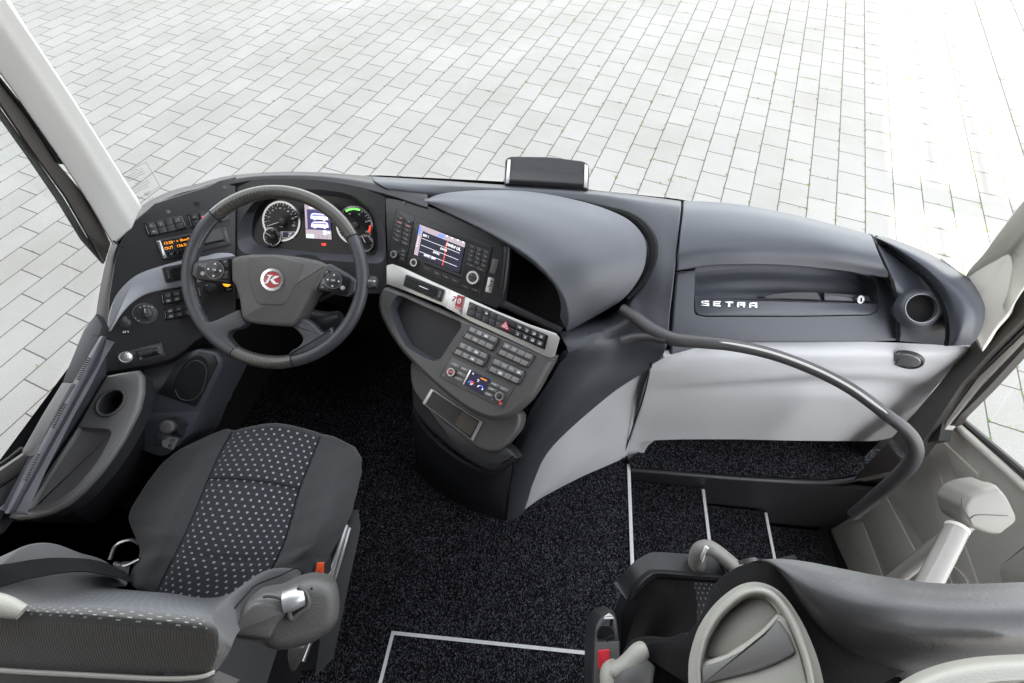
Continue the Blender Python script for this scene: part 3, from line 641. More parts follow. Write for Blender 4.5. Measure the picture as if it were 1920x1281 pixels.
# start panel
K = M_(c1, [(153, 1130), (424, 1062), (452, 1146), (178, 1212)])
m = MB(); m.pp(AL, K, -.004, .0035, .002, 0, r=.005); m.pp(AL, sub(K, .40, .14, .96, .88), .0035, .0048, .001, 2, r=.002); m.pp(AL, sub(K, .44, .24, .93, .80), .0042, .0052, 0, 1)
m.pp(AL, [bil(K, .86, .30), bil(K, .93, .2), bil(K, .93, .84), bil(K, .84, .60)], .0045, .0056, 0, 3); m.pp(AL, [bil(K, .44, .62), bil(K, .52, .68), bil(K, .50, .82), bil(K, .44, .84)], .0045, .0056, 0, 3)
sp_ = m.build('start_panel', [M['dash'], M['gap'], M['key'], M['deck']], D)
c0 = c1(211, 1152); R0 = (AL.w(*c1(254, 1148))-AL.w(*c0)).length; m = MB(); m.disc(AL, c0, R0, .003, .0065, .002, 0); m.ring(AL, c0, R0*.90, R0, .0065, .008, 0)
m.text('START', AL, c1(211, 1146), c1(240, 1142), .0034, .0072, 1); m.text('STOP', AL, c1(212, 1160), c1(240, 1156), .0034, .0072, 1); m.build('start_button', [M['alu'], M['dimwhite']], sp_)
m = MB(); m.pp(AL, closed(M_(c1, [(280, 1128), (320, 1112), (370, 1102), (400, 1108), (402, 1122), (370, 1135), (330, 1146), (290, 1150)]), 3), .005, .016, .005, 0)
m.ring(AL, c1(378, 1116), .0022, .0034, .016, .017, 1, 14)
for x in (318, 344): m.line(AL, c1(x, 1118), c1(x+3, 1142), .0007, .0165, 1)
m.build('key_fob', [M['key'], M['gap']], label='black remote key lying in the slot beside the silver start button', cat='key')

# ---------------------------------------------------------------- centre stack
m = MB(); m.pp(PC, M_(c2, [(135, 100), (200, 105), (330, 128), (520, 198), (700, 282), (862, 365), (884, 398), (866, 560), (845, 720), (800, 765), (640, 700), (400, 600), (240, 530), (150, 505)]), -.02, 0, .003)
m.build('radio_panel', M['dash'], D)
R_ = M_(d4, [(165, 88), (1443, 590), (1285, 1250), (55, 735)])
m = MB(); m.pp(PC, [lerp(q, bil(R_, .5, .5), -.006) for q in R_], -.002, .0008, 0, 1); m.pp(PC, R_, 0, .004, .001, 0, r=.0015); 
m.line(PC, d4(410, 190), d4(295, 830), .0014, .0044, 1); m.line(PC, d4(430, 262), d4(1440, 640), .0010, .0044, 1); m.line(PC, d4(1160, 490), d4(1030, 1125), .0010, .0044, 1); m.line(PC, d4(330, 690), d4(1045, 985), .0010, .0044, 2)
m.pp(PC, M_(d4, [(540, 802), (1032, 1003), (1028, 1022), (535, 822)]), .0035, .0046, 0, 1)
rad = m.build('radio', [M['key'], M['gap'], M['dash_top']], D)
SC = M_(d4, [(478, 292), (1087, 532), (1003, 936), (398, 690)])
m = MB(); m.pp(PC, [lerp(q, bil(SC, .5, .5), -.05) for q in SC], .003, .0048, .001, 0); m.pp(PC, SC, .0045, .0052, 0, 1)
m.pp(PC, sub(SC, 0, .0, 1, .17), .0052, .0056, 0, 2); m.pp(PC, sub(SC, 0, .17, .085, 1), .0052, .0056, 0, 2); m.pp(PC, sub(SC, .42, .04, .54, .15), .0056, .006, 0, 3); m.pp(PC, sub(SC, 0, .06, .05, .32), .0056, .006, 0, 3)
for v in (.40, .62, .84): m.line(PC, bil(SC, .10, v), bil(SC, .93, v), .0007, .006, 4)
m.line(PC, d4(845, 520), d4(780, 840), .0013, .0068, 5)
for (x, y, s_, hh) in ((560, 448, 'SRF 1', .0058), (925, 592, 'SWR4 UL', .0078), (795, 628, 'SWR3', .0055), (697, 675, 'SWR2', .0055), (610, 728, 'SWR1 BW', .0058)): m.text(s_, PC, d4(x, y), d4(x+100, y+38), hh, .0064, 4, .03)
m.text('Radio', PC, d4(545, 378), d4(645, 418), .0045, .0064, 6)
for q in ((840, 445), (910, 475), (985, 500), (1055, 528)): m.disc(PC, d4(*q), .0018, .0056, .0062, 0, 4, 12)
for k, s_ in enumerate(('S', 'T', 'F', 'N')): m.text(s_, PC, d4(462-k*9, 470+k*36), d4(562-k*9, 510+k*36), .0042, .0064, 4, .02)
m.build('radio_screen', [M['gloss'], M['g_scr'], M['g_bar'], M['g_blue'], M['g_white'], glow('needle_red', (1, .1, .03), .9), M['dimwhite']], rad)
def keys(Q, nx, ny, texts, par, mat='key', h=.0045, g=.06, hh=.0034, col='dimwhite', pl=PC, name='radio_key', pink=()):
    for j in range(ny):
        for i in range(nx):
            q = sub(Q, (i+g/2)/nx, (j+g)/ny, (i+1-g/2)/nx, (j+1-g)/ny); k = MB(); k.pp(pl, q, h-.002, h+.002, .0007, 0)
            s_ = texts[j*nx+i] if j*nx+i < len(texts) else ''
            if s_: k.text(s_, pl, bil(q, .5, .5), bil(q, 1, .5), hh, h+.0026, 1, .02)
            k.build(name, [M[mat], M['g_pink'] if s_ in pink else M[col]], par)
keys(M_(d4, [(170, 158), (392, 250), (328, 598), (103, 505)]), 2, 6, ['AF', 'AM', 'RADIO', 'RADIO', 'CD', 'CD', 'USB', 'USB', 'AUX', 'AUX', 'VIDEO', 'VIDEO'], rad, pink=('RADIO', 'AF'))
keys(M_(d4, [(225, 606), (303, 640), (275, 795), (198, 762)]), 1, 3, ['MENU', 'BACK', 'PTT'], rad, hh=.003)
keys(M_(d4, [(1145, 548), (1420, 655), (1372, 890), (1098, 780)]), 3, 4, ['1', '2', '3', '4', '5', '6', '7', '8', '9', '*', '0', '#'], rad, hh=.0042)
keys(M_(d4, [(1098, 790), (1370, 898), (1357, 945), (1088, 838)]), 2, 1, ['C+', 'A'], rad)
keys(M_(d4, [(1035, 1085), (1290, 1180), (1282, 1215), (1028, 1118)]), 2, 1, ['C', 'TS'], rad)
keys(M_(d4, [(528, 850), (1018, 1052), (1008, 1095), (518, 893)]), 4, 1, ['', 'NAV', 'TEL', '< >'], rad)
def knob(pl, c, r, par, name='knob', face=('key',), top=None, hgt=.010, txt=None, dots=False, base=.004):
    m = MB(); m.disc(pl, c, r, base-.002, base+hgt*.8, .0015, 0, 28); m.ring(pl, c, r*.70, r*.99, base+hgt*.3, base+hgt, 0, 28)
    for k in range(20):
        a = k*math.pi/10; x, y = pl.loc(*c, base+hgt*.5); m.prism(pl, [(x+r*1.03*math.cos(a+e), y+r*1.03*math.sin(a+e)) for e in (-.06, .0, .06)]+[(x+r*.9*math.cos(a), y+r*.9*math.sin(a))], base, base+hgt*.8, 0, 1)
    m.disc(pl, c, r*.72, base+hgt*.6, base+hgt*.92, .001, 1, 24)
    if txt: m.text(txt, pl, c, (c[0]+10, c[1]+4), r*.55, base+hgt+.0004, 3, .03)
    if dots:
        x, y = pl.loc(*c, base+hgt)
        for a in range(4): m.prism(pl, [(x+r*.42*math.cos(a*1.5708+.4)+.0007*dx_, y+r*.42*math.sin(a*1.5708+.4)+.0007*dy_) for dx_, dy_ in ((1, 0), (0, 1), (-1, 0), (0, -1))], base+hgt*.9, base+hgt+.0003, 0, 2)
    return m.build(name, [M['alu'], M['key'], M['white'], M['g_pink']], par)
knob(PC, d4(125, 688), .0098, rad); knob(PC, d4(393, 800), .0102, rad); knob(PC, d4(1180, 1000), .0168, rad, dots=True, hgt=.013)
m = MB(); m.pp(PC, M_(d4, [(1448, 742), (1535, 770), (1482, 962), (1402, 932)]), 0, .002, .0008, 0, r=.003); m.build('blank_cover', M['deck'], D)
SL = M_(d4, [(1392, 992), (1476, 1018), (1432, 1214), (1348, 1186)])
m = MB(); m.pp(PC, SL, 0, .0012, .0003, 0, r=.003)
icon(m, PC, bil(SL, .5, .5), bil(SL, 1, .5), 6, 4, .0018, 1); icon(m, PC, bil(SL, .4, .6), bil(SL, 1, .6), 5, 3, .0018, 1); icon(m, PC, bil(SL, .65, .45), bil(SL, 1, .5), 5, 1, .0018, 1)
for v0, v1 in ((.14, .28), (.86, .72)): m.pp(PC, [bil(SL, .45, v1), bil(SL, .75, v1), bil(SL, .6, v0)], .0012, .0018, 0, 1)
m.build('silver_label', [M['alu'], M['key']], D)
# champagne strip
st = [(142, 505), (178, 494), (240, 515), (400, 592), (640, 702), (800, 776), (1000, 858), (1160, 912), (1182, 940), (1150, 1050), (1128, 1062), (1090, 1050), (900, 958), (640, 838), (480, 748), (240, 652), (142, 618)]
m = MB(); m.pp(PS, M_(c2, st), -.004, .003, .0025, 0); m.build('champagne_trim', M['trim'], D)
V = M_(c2, [(258, 556), (492, 650), (470, 726), (240, 625)])
m = MB(); m.pp(PS, [lerp(q, bil(V, .5, .5), -.07) for q in V], .001, .0055, .003, 1, r=.006); m.pp(PS, V, .002, .008, .002, 0, r=.005); m.pp(PS, sub(V, .05, .12, .84, .9), .006, .0084, 0, 2, r=.003)
for k in range(5): m.pp(PS, sub(V, .06, .18+k*.14, .83, .23+k*.14), .007, .0105, .0005, 0)
m.pp(PS, sub(V, .38, .46, .62, .53), .0105, .0135, .0008, 3)
av = m.build('air_vent', [M['key'], M['trim'], M['gap'], M['alu']], D)
m = MB(); m.pp(PS, sub(V, .88, .2, .96, .8), .007, .012, .002, 0, r=.002)
for k in range(5): m.line(PS, bil(V, .895, .3+k*.1), bil(V, .945, .3+k*.1), .0008, .0125, 1)
m.build('thumbwheel', [M['rubber'], M['dimwhite']], av)
Bq = M_(c2, [(527, 655), (614, 690), (590, 800), (503, 762)])
m = MB(); m.pp(PS, Bq, .001, .0055, .001, 0, r=.001); m.pp(PS, sub(Bq, .50, .06, .95, .80), .0055, .0062, 0, 1); m.text('7', PS, bil(Bq, .34, .38), bil(Bq, .84, .38), .0150, .0068, 1, .05)
m.text('0', PS, bil(Bq, .70, .38), bil(Bq, 1.2, .38), .0140, .0068, 0, .05)
for k in range(5): m.pp(PS, sub(Bq, .52+k*.08, .70, .56+k*.08, .75), .006, .0068, 0, 0)
for k in range(9): m.pp(PS, sub(Bq, .08+k*.09, .87, .12+k*.09, .90), .0055, .006, 0, 2)
m.build('anniversary_badge', [M['alu'], M['badge_red'], M['dimwhite']], D)
SB = M_(c2, [(640, 720), (1116, 925), (1094, 1012), (620, 802)])
f = MB(); f.pp(PS, SB, .001, .0065, .002, 0, r=.003); fo = f.build('switch_bank', M['gloss'], D, label='long switch row with the red hazard triangle')
cu = [0.02, .105, .19, .275, .36, .60, .695, .785, .875, .965]
ic = {(0, 0): 'r', (1, 0): 'r', (2, 0): 0, (5, 0): 3, (6, 0): 4, (7, 0): 1, (8, 0): 1, (5, 1): 4, (6, 1): 4, (7, 1): 1, (8, 1): 1}
for i in range(9):
    for j in range(2):
        q = sub(SB, cu[i]+.004, .08+.46*j, cu[i+1]-.004, .46+.46*j); k = MB(); k.pp(PS, q, .005, .0095, .001, 0)
        t_ = ic.get((i, j))
        if t_ == 'r': k.text('!', PS, bil(q, .5, .5), bil(q, 1, .5), .005, .0102, 2, .03)
        elif t_ is not None: icon(k, PS, bil(q, .5, .5), bil(q, 1, .5), 7, t_, .0102, 1); icon(k, PS, bil(q, .5, .6), bil(q, 1, .6), 5, t_+2, .0102, 1)
        k.build('switch', [M['key'], M['white'], M['badge_red']], fo)
tri = [d5(935, 142), d5(982, 280), d5(858, 222)]; tc_ = (sum(p[0] for p in tri)/3, sum(p[1] for p in tri)/3)
k = MB(); k.pp(PS, tri, .005, .014, .0015, 0, r=.002); k.pp(PS, [lerp(p, tc_, .35) for p in tri], .014, .0146, 0, 1); k.pp(PS, [lerp(p, tc_, .55) for p in tri], .0146, .0152, 0, 0); k.pp(PS, [lerp(p, tc_, .78) for p in tri], .0152, .0158, 0, 1); k.build('hazard_button', [M['red'], M['white']], fo)

# ---------------------------------------------------------------- console deck
TR = [q for q in rnd([PD.loc(*p) for p in M_(c2, [(158, 765), (196, 692), (235, 680), (580, 828), (596, 870), (468, 1065), (430, 1084), (360, 1055), (262, 995), (205, 890)])], .008)]
deck = closed([(722, 536), (712, 547), (708, 562), (709, 585), (722, 615), (748, 655), (785, 695), (830, 736), (873, 768), (905, 784), (932, 788), (962, 778), (995, 748), (1020, 706), (1040, 668), (1030, 664), (960, 634), (880, 601), (800, 567), (745, 543)], 3)
m = MB(); m.prism(PD, [PD.loc(*q) for q in deck], -.055, 0, .012, 0, holes=[TR]); m.build('console_deck', M['deck'], D, sharp=50)
m = MB(); m.prism(PD, ccw([tuple(Vector(q)+(Vector(q)-Vector(TR[0])).normalized()*0) for q in offset(ccw(TR), -.002)]), -.036, -.030, 0, 0)
n_ = len(TR); T2 = ccw(TR); m.add([PD.at(x, y, 0) for x, y in T2]+[PD.at(x, y, -.03) for x, y in offset(T2, .006)], [(i, (i+1) % n_, n_+(i+1) % n_, n_+i) for i in range(n_)], 1)
m.build('storage_tray', [M['black'], M['dash_top']], D)
kw = dict(frame='key', key='keygrey', end=.051, slot=.09, h=.005)
block(M_(c2, [(640, 862), (822, 942), (778, 1022), (592, 935)]), PD, 4, 2, D, {(0, 0): 5, (1, 0): 1, (2, 0): 2, (1, 1): 3}, **kw)
block(M_(c2, [(582, 956), (762, 1040), (722, 1118), (533, 1032)]), PD, 4, 2, D, {(0, 0): 4, (1, 0): 4, (2, 0): 2, (1, 1): 4, (2, 1): 2}, **kw)
block(M_(c2, [(845, 958), (1035, 1045), (988, 1122), (798, 1035)]), PD, 4, 2, D, {(0, 0): 3, (1, 0): 5}, **kw)
block(M_(c2, [(785, 1055), (980, 1142), (935, 1225), (740, 1137)]), PD, 4, 2, D, {(1, 0): 5, (3, 0): 2, (1, 1): 2}, texts={(2, 0): 'WC'}, **kw)
CL = M_(d5, [(250, 603), (1038, 988), (885, 1250), (97, 858)])
m = MB(); m.pp(PD, [lerp(q, bil(CL, .5, .5), -.008) for q in CL], 0, .0008, 0, 1); m.pp(PD, CL, 0, .0025, .0006, 0)
for q, mi in (((152, 832), 2), ((865, 1192), 3), ((858, 1155), 3), ((762, 1137), 2)): m.disc(PD, d5(*q), .0019, .002, .0034, 0, mi, 12)
cl = m.build('climate_panel', [M['deck'], M['gap'], M['dimwhite'], M['g_red']], D)
CS = M_(d5, [(495, 772), (745, 890), (632, 1082), (400, 955)])
m = MB(); m.pp(PD, sub(CS, -.07, 0, 1.06, 1), .002, .0038, .001, 1); m.pp(PD, CS, .0035, .0044, 0, 0)
cc_ = PD.loc(*d5(490, 945), .004); m.ring(PD, d5(488, 948), .0072, .0086, .0044, .005, 3, 20, 20, 95); m.ring(PD, d5(488, 948), .0072, .0086, .0044, .005, 4, 20, 95, 170); m.ring(PD, d5(606, 1005), .0072, .0086, .0044, .005, 4, 20, 0, 120); m.ring(PD, d5(606, 1005), .0072, .0086, .0044, .005, 2, 20, 120, 170)
m.text('21', PD, d5(498, 945), d5(598, 990), .0052, .0052, 2, .04); m.text('xxlauto', PD, d5(655, 885), d5(755, 930), .0042, .0052, 5, .04); icon(m, PD, d5(585, 898), d5(685, 943), 6, 4, .0052, 2); icon(m, PD, d5(520, 812), d5(620, 857), 4, 4, .0052, 2); m.disc(PD, d5(635, 1012), .0015, .0044, .0052, 0, 2, 10)
m.build('climate_display', [M['g_scr'], M['alu'], M['g_white'], M['g_red'], M['g_blue'], M['g_led']], cl)
knob(PD, d5(236, 795), .0108, cl, txt='AUTO', base=.0025); knob(PD, d5(848, 1098), .0112, cl, dots=True, base=.0025)
for (x, y, s_) in ((297, 710, 'o'), (408, 762, 'A/C'), (368, 822, '+'), (330, 882, 'o'), (792, 955, 'B/A'), (760, 1018, 'W'), (718, 1082, 'OFF'), (905, 1010, 'v')):
    q = M_(d5, [(x-38, y-38), (x+62, y+8), (x+38, y+40), (x-62, y-8)]); k = MB(); k.pp(PD, q, .002, .0058, .001, 0, r=.0008); k.text(s_, PD, d5(x, y), d5(x+60, y+27), .0034, .0064, 1, .02); k.build('climate_key', [M['keygrey'], M['white']], cl)

# ---------------------------------------------------------------- console front below the deck
PB = Pl(pz(775, 700, .53), pz(920, 800, .51), pz(880, 836, .475))
t2 = closed(M_(c3, [(95, 360), (84, 420), (92, 500), (130, 570), (205, 648), (300, 728), (400, 810), (470, 858), (540, 880), (598, 870), (655, 815), (712, 735), (700, 640), (500, 600), (300, 500), (180, 400)]), 3)
m = MB(); m.prism(PB, [PB.loc(*q) for q in t2], -.07, 0, .010, 0); m.build('console_ledge', M['deck'], D, sharp=50)
PB3 = Pl(pz(775, 755, .455), pz(905, 880, .435), pz(872, 905, .40))
t3 = closed(M_(c3, [(100, 500), (90, 560), (96, 625), (130, 680), (200, 762), (290, 840), (390, 915), (470, 965), (535, 996), (580, 992), (630, 962), (680, 925), (690, 912), (640, 850), (500, 800), (300, 700), (180, 560)]), 3)
m = MB(); m.prism(PB3, [PB3.loc(*q) for q in t3], -.05, 0, .012, 0); m.build('console_bin', M['dash'], D, sharp=50)
B = M['black']
rows = [zs([(773, 765), (785, 792), (812, 825), (852, 858), (892, 880), (922, 888), (945, 882), (963, 868)], .40),
        zs([(775, 790), (787, 822), (815, 855), (855, 885), (893, 903), (922, 908), (942, 900), (958, 885)], .32),
        zs([(778, 830), (790, 860), (822, 890), (860, 915), (896, 932), (924, 936), (943, 930), (955, 920)], .18),
        zs([(780, 880), (800, 905), (836, 930), (872, 950), (905, 963), (930, 972), (946, 976), (952, 972)], 0)]
m = MB(); m.sheet(rows, 5, 4, depth=.01); m.build('console_pedestal', M['black'], D)
m = MB(); m.tube(zs([(965, 862), (961, 890)], .40)+zs([(955, 925)], .18)+zs([(949, 975)], 0.01), .003, seg=6); m.build('pedestal_joint', M['gap'], D)
Fq = M_(c3, [(207, 513), (502, 708), (446, 816), (156, 600)])
m = MB(); m.pp(PB, Fq, -.001, .006, .0025, 0, r=.003); cs = m.build('card_slot', M['trim'], D)
m = MB(); m.pp(PB, [lerp(q, bil(Fq, .5, .5), .10) for q in Fq], .005, .0066, 0, 0); m.pp(PB, [lerp(q, bil(Fq, .5, .5), .0) for q in sub(Fq, .62, .12, .93, .86)], .0066, .0072, 0, 1); m.build('slot_opening', [M['gloss'], plain('dark_bronze', (.06, .05, .04), .3)], cs)

# ---------------------------------------------------------------- cowl skin sweeping down to the floor
def Zr(l): return [pz(x, y, z) for x, y, z in l]
rows = [Zr([(700, 331, .835), (800, 337, .835), (945, 347, .835), (1105, 357, .835), (1200, 367, .835), (1276, 377, .835)]),
        Zr([(705, 340, .852), (800, 348, .852), (940, 357, .85), (1100, 368, .85), (1200, 380, .85), (1275, 390, .85)]),
        Zr([(735, 358, .845), (805, 374, .83), (950, 400, .80), (1110, 425, .80), (1212, 432, .835), (1270, 438, .84)]),
        Zr([(800, 385, .80), (900, 430, .70), (1010, 470, .70), (1140, 490, .74), (1213, 500, .80), (1263, 512, .80)]),
        Zr([(930, 470, .52), (1000, 510, .46), (1075, 560, .44), (1160, 562, .70), (1205, 562, .745), (1255, 580, .74)]),
        Zr([(1054, 630, .675), (1082, 622, .685), (1115, 612, .69), (1160, 618, .695), (1205, 632, .695), (1247, 652, .68)]),
        Zr([(1045, 690, .61), (1075, 688, .617), (1110, 686, .617), (1145, 686, .61), (1180, 688, .60), (1219, 690, .585)]),
        Zr([(998, 765, .50), (1022, 765, .515), (1050, 763, .52), (1080, 758, .51), (1110, 752, .50), (1142, 742, .485)]),
        Zr([(965, 840, .34), (980, 842, .352), (995, 842, .355), (1010, 840, .352), (1024, 838, .345), (1036, 837, .33)]),
        Zr([(950, 905, .18), (960, 907, .185), (970, 907, .187), (980, 907, .185), (990, 905, .18), (1001, 901, .17)]),
        Zr([(948, 976, 0), (956, 975, 0), (965, 973, 0), (973, 969, 0), (980, 963, 0), (986, 953, 0)])]
m = MB(); m.sheet(rows, 7, 6, roll=.003, depth=.02); m.build('cowl', M['dash_top'], D)
# hood over the open cubby
up = [(372, 112, .862), (470, 78, .868), (620, 60, .87), (800, 55, .87), (980, 62, .868), (1180, 92, .865), (1400, 148, .86), (1580, 225, .855), (1680, 330, .845), (1700, 440, .825), (1665, 570, .79), (1560, 708, .745), (1400, 808, .70), (1222, 908, .675)]
lo = [(368, 120, .860), (440, 150, .858), (520, 186, .856), (620, 232, .854), (740, 290, .852), (860, 355, .850), (960, 415, .848), (1040, 476, .842), (1110, 545, .832), (1170, 620, .815), (1215, 700, .79), (1238, 780, .755), (1242, 850, .715), (1222, 902, .677)]
def hw(l): return [pz(*c2(x, y), z) for x, y, z in l]
mid1 = [(u_[0]*.72+l_[0]*.28, u_[1]*.72+l_[1]*.28, max(u_[2], l_[2])*.6+min(u_[2], l_[2])*.4+.014*math.sin(math.pi*min(1, i/11))) for i, (u_, l_) in enumerate(zip(up, lo))]
mid2 = [(u_[0]*.35+l_[0]*.65, u_[1]*.35+l_[1]*.65, max(u_[2], l_[2])*.5+min(u_[2], l_[2])*.5+.016*math.sin(math.pi*min(1, i/11))) for i, (u_, l_) in enumerate(zip(up, lo))]
m = MB(); m.sheet([hw(up), hw(mid1), hw(mid2), hw(lo)], 5, 8, roll=.005, depth=.030, rs=4, sides='tbr', taper=True); m.build('hood', M['hood'], D)
# cubby
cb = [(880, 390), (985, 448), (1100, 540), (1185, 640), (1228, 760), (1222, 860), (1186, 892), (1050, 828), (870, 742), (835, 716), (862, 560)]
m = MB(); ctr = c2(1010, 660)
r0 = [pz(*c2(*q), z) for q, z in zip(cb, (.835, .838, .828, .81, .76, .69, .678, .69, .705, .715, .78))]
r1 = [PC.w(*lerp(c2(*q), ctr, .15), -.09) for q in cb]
m.add(r0+r1, [(i, (i+1) % 11, 11+(i+1) % 11, 11+i) for i in range(11)]+[tuple(range(11, 22))]); m.build('storage_cubby', M['gap'], D)  # near-black lining colour stands in for the shade inside the cubby
m = MB(); m.tube([pz(*c2(x, y), z) for x, y, z in ((815, 728, .722), (870, 748, .718), (960, 790, .71), (1080, 848, .70), (1192, 899, .69))], .0105, k=5, seg=10)
m.tube([pz(*c2(x, y), z) for x, y, z in ((868, 395, .835), (862, 480, .81), (848, 600, .77), (828, 712, .727))], .008, k=5, seg=10); m.build('cubby_lip', M['dash'], D)
# black joint around hood
m = MB(); jp = [(985, 70, .845), (1180, 102, .842), (1400, 152, .845), (1610, 215, .848), (1722, 320, .843), (1745, 440, .825), (1705, 570, .79), (1590, 705, .748)]
m.tube([pz(*c2(*q[:2]), q[2]-.004) for q in jp], [.002, .005, .008, .011, .012, .011, .008, .004], k=6, seg=8); m.build('hood_joint', M['gap'], D)
# pale side panel
rows = [Zr([(979, 957, .0), (994, 898, .16), (1029, 832, .32), (1078, 778, .42), (1136, 734, .475), (1216, 682, .575)]),
        Zr([(988, 953, .01), (1010, 915, .10), (1050, 862, .21), (1100, 812, .28), (1148, 775, .35), (1205, 735, .42)]),
        Zr([(990, 950, .01), (1020, 925, .05), (1065, 888, .10), (1110, 853, .15), (1148, 828, .18), (1190, 792, .24)]),
        Zr([(990, 951, 0), (1018, 932, 0), (1055, 912, 0), (1095, 892, 0), (1132, 876, 0), (1173, 858, 0)])]
m = MB(); m.sheet(rows, 6, 6, roll=.002, depth=.012); m.build('pale_side_panel', M['white_pl'], D)
# steering column and stalks
m = MB(); m.tube([(-.655, .78, .68), (-.65, .86, .58), (-.64, .95, .40), (-.63, 1.0, .1)], [.075, .085, .09, .10], k=4, seg=18, flat=.8); m.build('steering_column', M['black'], D)
m = MB(); m.tube([pz(600, 560, .70), pz(650, 535, .735), pz(680, 527, .745), pz(706, 526, .742)], [.012, .012, .013, .013], k=4, seg=12, flat=.7); m.pp(Pl(pz(640, 520, .76), pz(700, 522, .76), pz(690, 545, .75)), [(682, 514), (706, 518), (705, 538), (684, 540)], -.012, 0, .004, 0, r=.003)
plq = Pl(pz(640, 520, .76), pz(700, 522, .76), pz(690, 545, .75)); m.text('I<< I<< M', plq, (693, 527), (703, 527.5), .005, .001, 1, .02); m.build('control_stalk', [M['key'], M['white']], D)
m = MB(); m.tube([pz(640, 596, .66), pz(610, 605, .65), pz(575, 602, .64)], [.02, .03, .035], k=4, seg=12); m.build('column_shroud', M['key'], D)
# dash display on the windscreen side
mo = thing('dash_display', 'black display housing standing on the dash top at the windscreen', 'display', pz(1025, 350, .84))
mp_ = Pl(pz(945, 346, .845), pz(1105, 357, .845), pz(1025, 300, .885))
m = MB(); HS = rnd([mp_.loc(*q) for q in [(945, 349), (947, 296), (957, 291), (1030, 292), (1095, 300), (1106, 308), (1104, 358)]], .012)
m.prism(mp_, HS, -.05, 0, .010, 0); m.build('housing', M['dash'], mo)
m = MB(); m.prism(mp_, [mp_.loc(*q) for q in [(955, 346), (957, 318), (1095, 326), (1094, 354)]], -.001, .003, .002, 0); m.build('screen', M['gloss'], mo)
m = MB(); m.prism(mp_, [mp_.loc(*q) for q in [(948, 345), (952, 300), (958, 300), (955, 345)]], -.001, .004, .002, 0); m.build('side_trim', M['alu'], mo)
m = MB(); m.prism(mp_, [mp_.loc(*q) for q in [(1094, 353), (1096, 308), (1103, 312), (1101, 354)]], -.001, .004, .002, 0); m.build('side_trim', M['alu'], mo)

# ================================================================ STEERING WHEEL
wc = Vector((-.668, .700, .765)); al = math.radians(34); yw = math.radians(10)
wn = Vector((math.sin(al)*math.sin(yw), -math.sin(al)*math.cos(yw), math.cos(al)))
SW = thing('steering_wheel', 'four spoke leather steering wheel with woven inserts and red emblem', 'steering wheel', wc)
ex = Vector((0, 1, 0)).cross(wn).normalized()
PW = Pl(wc, wc+ex, wc+wn.cross(ex)); RW = .2135
def wp(a, r=RW, h=0): return PW.at(*(lambda q: q)((r*math.cos(math.radians(a)), r*math.sin(math.radians(a)))), h)
# local frame check: ex to the right, ey up
def arc(a0, a1, n=24): return [wp(a0+(a1-a0)*i/n) for i in range(n+1)]
def rimtube(m, a0, a1, r0, mi=0):
    m.tube(arc(a0, a1), r0, mi=mi, seg=16, k=2)
m = MB(); rimtube(m, 143, 262, .0165); rimtube(m, 282, 397, .0165); m.build('rim', M['leather'], SW)
m = MB(); rimtube(m, 37, 143, .0168); m.build('woven_insert', M['weave'], SW)
m = MB(); rimtube(m, 250, 290, .0172); m.build('woven_insert', M['weave'], SW)
m = MB()
for a in (37, 143, 250, 290): m.tube([wp(a-.4), wp(a+.4)], .0175, seg=16, k=1)
m.build('insert_edge', M['gap'], SW)
PH = Pl(PW.at(0, 0, .018), PW.at(1, 0, .018), PW.at(0, 1, .018)); PH.n = PW.n
pad = M_(c1, [(835, 560), (880, 540), (960, 532), (1100, 532), (1250, 548), (1370, 572), (1425, 600), (1395, 680), (1350, 745), (1320, 770), (1240, 920), (1205, 965), (1150, 968), (1000, 955), (930, 942), (900, 915), (885, 800), (860, 720), (840, 700)])
m = MB(); m.pp(PH, pad, -.055, .012, .010, 0, r=.008); m.build('horn_pad', M['airbag'], SW, sharp=60)
# raised centre of the pad
cen = M_(c1, [(945, 548), (1090, 540), (1285, 585), (1180, 815), (1150, 842), (1010, 838), (985, 815), (945, 690)])
m = MB(); m.pp(PH, cen, .010, .0145, .003, 0, r=.006); m.build('pad_centre', M['airbag'], SW, sharp=60)
kc = crop(470, 480, 16.01); c0 = kc(642, 712); R0 = (PH.w(*kc(985, 720), .015)-PH.w(*c0, .015)).length
m = MB(); m.ring(PH, c0, R0*.76, R0, .013, .018, 0, 44); m.ring(PH, c0, R0*1.02, R0*1.22, .013, .0150, 3, 44); m.disc(PH, c0, R0*.78, .013, .0165, 0, 1, 36)
def kst(pts): m.pp(PH, M_(kc, pts), .0165, .0185, .0003, 2)
kst([(480, 565), (650, 575), (640, 602), (602, 612), (565, 700), (522, 790), (480, 830), (395, 828), (395, 796), (448, 785), (500, 700), (538, 620), (528, 600), (480, 590)])
kst([(606, 700), (720, 597), (850, 602), (836, 625), (722, 682), (640, 722)]); kst([(585, 690), (650, 715), (690, 738), (745, 800), (832, 820), (830, 842), (700, 852), (648, 812), (592, 735)])
m.build('round_emblem', [M['chrome'], M['badge_red'], M['white'], M['airbag']], SW)
def spoke(name, pts, h0, h1, mat, bev=.008, r=.006): m = MB(); m.pp(PH, M_(c1, pts), h0, h1, bev, 0, r=r); return m.build(name, mat, SW, sharp=60)
spoke('spoke', [(610, 590), (640, 570), (860, 540), (870, 700), (820, 710), (640, 690), (600, 660)], -.03, -.004, M['leather'], .006, .004)
spoke('spoke', [(1350, 600), (1440, 590), (1560, 660), (1600, 690), (1590, 760), (1540, 790), (1380, 750), (1320, 770)], -.03, -.004, M['leather'], .006, .004)
wk = crop(420, 590, 6.4)
def lspoke(pts, bv=.007): m = MB(); m.prism(PH, [PH.loc(*q, -.004) for q in closed(pts, 3)], -.030, -.004, bv, 0, bsg=4); m.build('spoke', M['leather'], SW, sharp=70)
